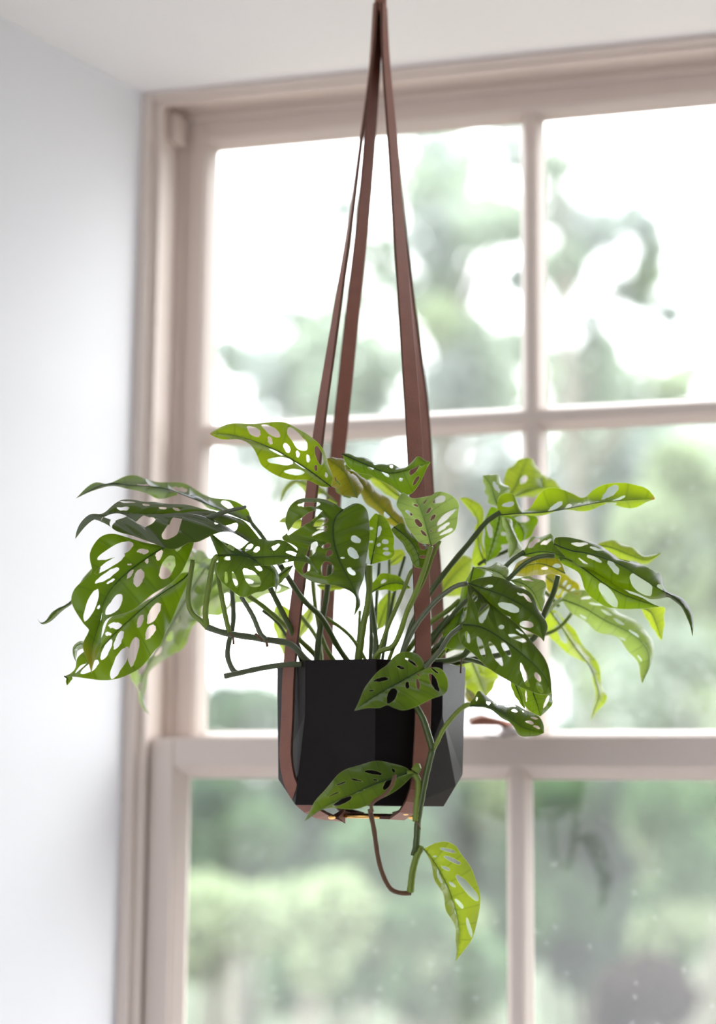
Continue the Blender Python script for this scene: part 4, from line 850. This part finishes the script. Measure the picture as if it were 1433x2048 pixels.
tree('tall airy tree seen through the upper middle pane', 860, 11.0,
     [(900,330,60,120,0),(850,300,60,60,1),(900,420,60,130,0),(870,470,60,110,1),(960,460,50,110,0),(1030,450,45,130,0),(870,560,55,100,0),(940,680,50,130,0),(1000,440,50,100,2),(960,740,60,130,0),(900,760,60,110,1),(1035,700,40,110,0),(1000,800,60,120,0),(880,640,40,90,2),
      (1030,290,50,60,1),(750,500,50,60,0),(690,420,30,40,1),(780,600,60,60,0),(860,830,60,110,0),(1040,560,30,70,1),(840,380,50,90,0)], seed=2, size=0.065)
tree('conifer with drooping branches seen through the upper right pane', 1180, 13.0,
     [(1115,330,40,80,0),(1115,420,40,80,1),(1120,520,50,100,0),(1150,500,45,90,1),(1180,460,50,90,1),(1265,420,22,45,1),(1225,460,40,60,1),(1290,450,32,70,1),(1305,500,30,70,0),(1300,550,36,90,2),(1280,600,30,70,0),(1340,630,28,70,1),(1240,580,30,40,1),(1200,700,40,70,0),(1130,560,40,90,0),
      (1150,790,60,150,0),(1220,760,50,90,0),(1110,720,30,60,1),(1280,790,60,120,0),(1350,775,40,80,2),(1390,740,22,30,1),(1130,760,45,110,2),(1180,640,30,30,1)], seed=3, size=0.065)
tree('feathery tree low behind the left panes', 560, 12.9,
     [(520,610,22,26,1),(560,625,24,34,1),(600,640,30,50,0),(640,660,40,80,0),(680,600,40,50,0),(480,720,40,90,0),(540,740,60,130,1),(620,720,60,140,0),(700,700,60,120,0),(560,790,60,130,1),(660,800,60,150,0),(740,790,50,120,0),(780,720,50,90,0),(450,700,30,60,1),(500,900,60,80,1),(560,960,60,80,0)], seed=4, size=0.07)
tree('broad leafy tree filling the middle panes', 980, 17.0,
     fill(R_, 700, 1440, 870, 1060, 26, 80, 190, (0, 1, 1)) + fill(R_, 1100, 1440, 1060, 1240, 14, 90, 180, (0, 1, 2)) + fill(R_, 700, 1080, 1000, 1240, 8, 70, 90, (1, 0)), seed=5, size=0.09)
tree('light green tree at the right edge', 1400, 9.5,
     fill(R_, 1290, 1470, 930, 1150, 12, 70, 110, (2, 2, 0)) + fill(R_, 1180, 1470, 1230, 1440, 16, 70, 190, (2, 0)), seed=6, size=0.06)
shr = [('blue green shrub at the left of the lower pane', 430, 9.2, [(400,520,1560,1840)], (1, 1, 0), 14, 2), ('tall dense shrub left of the hanging vine', 660, 10.6, [(560,800,1520,1800)], (0, 1), 18, 3),
       ('pale flowering shrub low in the left pane', 480, 6.7, [(380,700,1810,1960)], (2, 2, 2, 0), 14, 4), ('dark leafed shrub below the hanging vine', 770, 8.8, [(700,860,1640,1960)], (0, 1, 0), 14, 5),
       ('green shrub left of the window bar', 950, 9.7, [(850,1060,1560,1970)], (0, 2, 1, 0), 22, 6), ('bushy shrub right of the window bar', 1150, 10.5, [(1060,1260,1560,1960)], (0, 1), 22, 7),
       ('yellow green shrub at the right edge of the lower pane', 1400, 8.6, [(1310,1470,1560,1900)], (2, 2, 0), 18, 8), ('hedge behind the shrubs', 900, 14.8, [(380,1470,1460,1760)], (0, 1, 0), 60, 9),
       ('copper leafed shrub at the lower right', 1310, 6.8, [(1250,1350,1930,2040)], (3,), 7, 10), ('low shrub under the left middle pane', 500, 11.6, [(420,600,1380,1480)], (0, 1), 8, 11),
       ('mixed green shrubbery low behind the middle pane', 700, 7.7, [(560,1040,1840,1985)], (0, 0, 2), 16, 13),
       ('green shrub behind the lower right pane', 1280, 11.4, [(1180,1400,1640,1960)], (0, 1, 0), 20, 12)]
for (lb, px, Y, rects, tones, k, sd) in shr:
    cl = []; rn = random.Random(sd)
    for r in rects: cl += fill(rn, r[0], r[1], r[2], r[3], k, 52, 260, tones)
    tree(lb, px, Y, cl, 'hedge' if 'hedge' in lb else 'garden_shrub', 'hedge' if 'hedge' in lb else 'shrub', sd, False, 0.05)
# the garden goes on to both sides of what the window shows
for (lb, nm, ct, px, Y, rect, tones, k, sd, tr) in [
    ('long hedge running on past the left side of the window', 'hedge', 'hedge', -700, 11.5, (-1750, 330, 1500, 1800), (0, 1), 60, 21, False),
    ('shrub border past the left side of the window', 'garden_shrub', 'shrub', -500, 8.5, (-1300, 330, 1700, 1960), (0, 2), 34, 22, False),
    ('leafy tree outside past the left side of the window', 'garden_tree', 'tree', -150, 13.5, (-420, 180, 700, 1450), (0, 1), 26, 23, True),
    ('wide tree further left outside the window', 'garden_tree', 'tree', -1100, 13.5, (-1600, -650, 500, 1450), (0, 1, 2), 36, 24, True),
    ('leafy tree outside past the right side of the window', 'garden_tree', 'tree', 2000, 12.5, (1750, 2300, 700, 1450), (0, 2), 24, 25, True),
    ('hedge running on past the right side of the window', 'hedge', 'hedge', 1900, 13.5, (1500, 2500, 1480, 1850), (0, 1), 30, 26, False)]:
    rn = random.Random(sd); tree(lb, px, Y, fill(rn, *rect, k, 80, 260, tones), nm, ct, sd, tr, 0.07)
# gravel path in front of the shrubs
g0 = [plane(x, 2044, 2.0) for x in (0,)]
o = MB().box(-9.0, 4.5, 2.4, 7.3, GZ, GZ+0.03).build('gravel_terrace', M_GRAVEL); tag(o, 'tan gravel terrace in front of the shrubs', 'terrace', kind='structure')
# house beyond the trees
hx = plane(1290, 1500, 24.0).x; hz = plane(1290, 1035, 24.0).z
hs = tag(empty('neighbour_house', Vector((hx, 24, GZ))), 'pale grey house beyond the trees, seen through the right middle pane', 'house')
MB().box(hx-1.1, hx+3.0, 24, 29, GZ, hz).build('wall', M_HOUSE, hs)
MB().prism([(hx-1.4, hz), (hx+3.3, hz), (hx+0.95, hz+0.45)], 23.7, 29.3, 'y').build('roof', M_ROOF, hs) if False else MB().add([(hx-1.4,23.7,hz),(hx+3.3,23.7,hz),(hx+3.3,29.3,hz),(hx-1.4,29.3,hz),(hx-1.0,26.5,hz+.7),(hx+2.9,26.5,hz+.7)],[(0,3,2,1),(0,1,5,4),(2,3,4,5),(1,2,5),(3,0,4)]).build('roof', M_ROOF, hs)
MB().box(hx+0.6, hx+1.5, 23.95, 24.0, hz-1.6, hz-0.5).build('window', M_ROOF, hs)
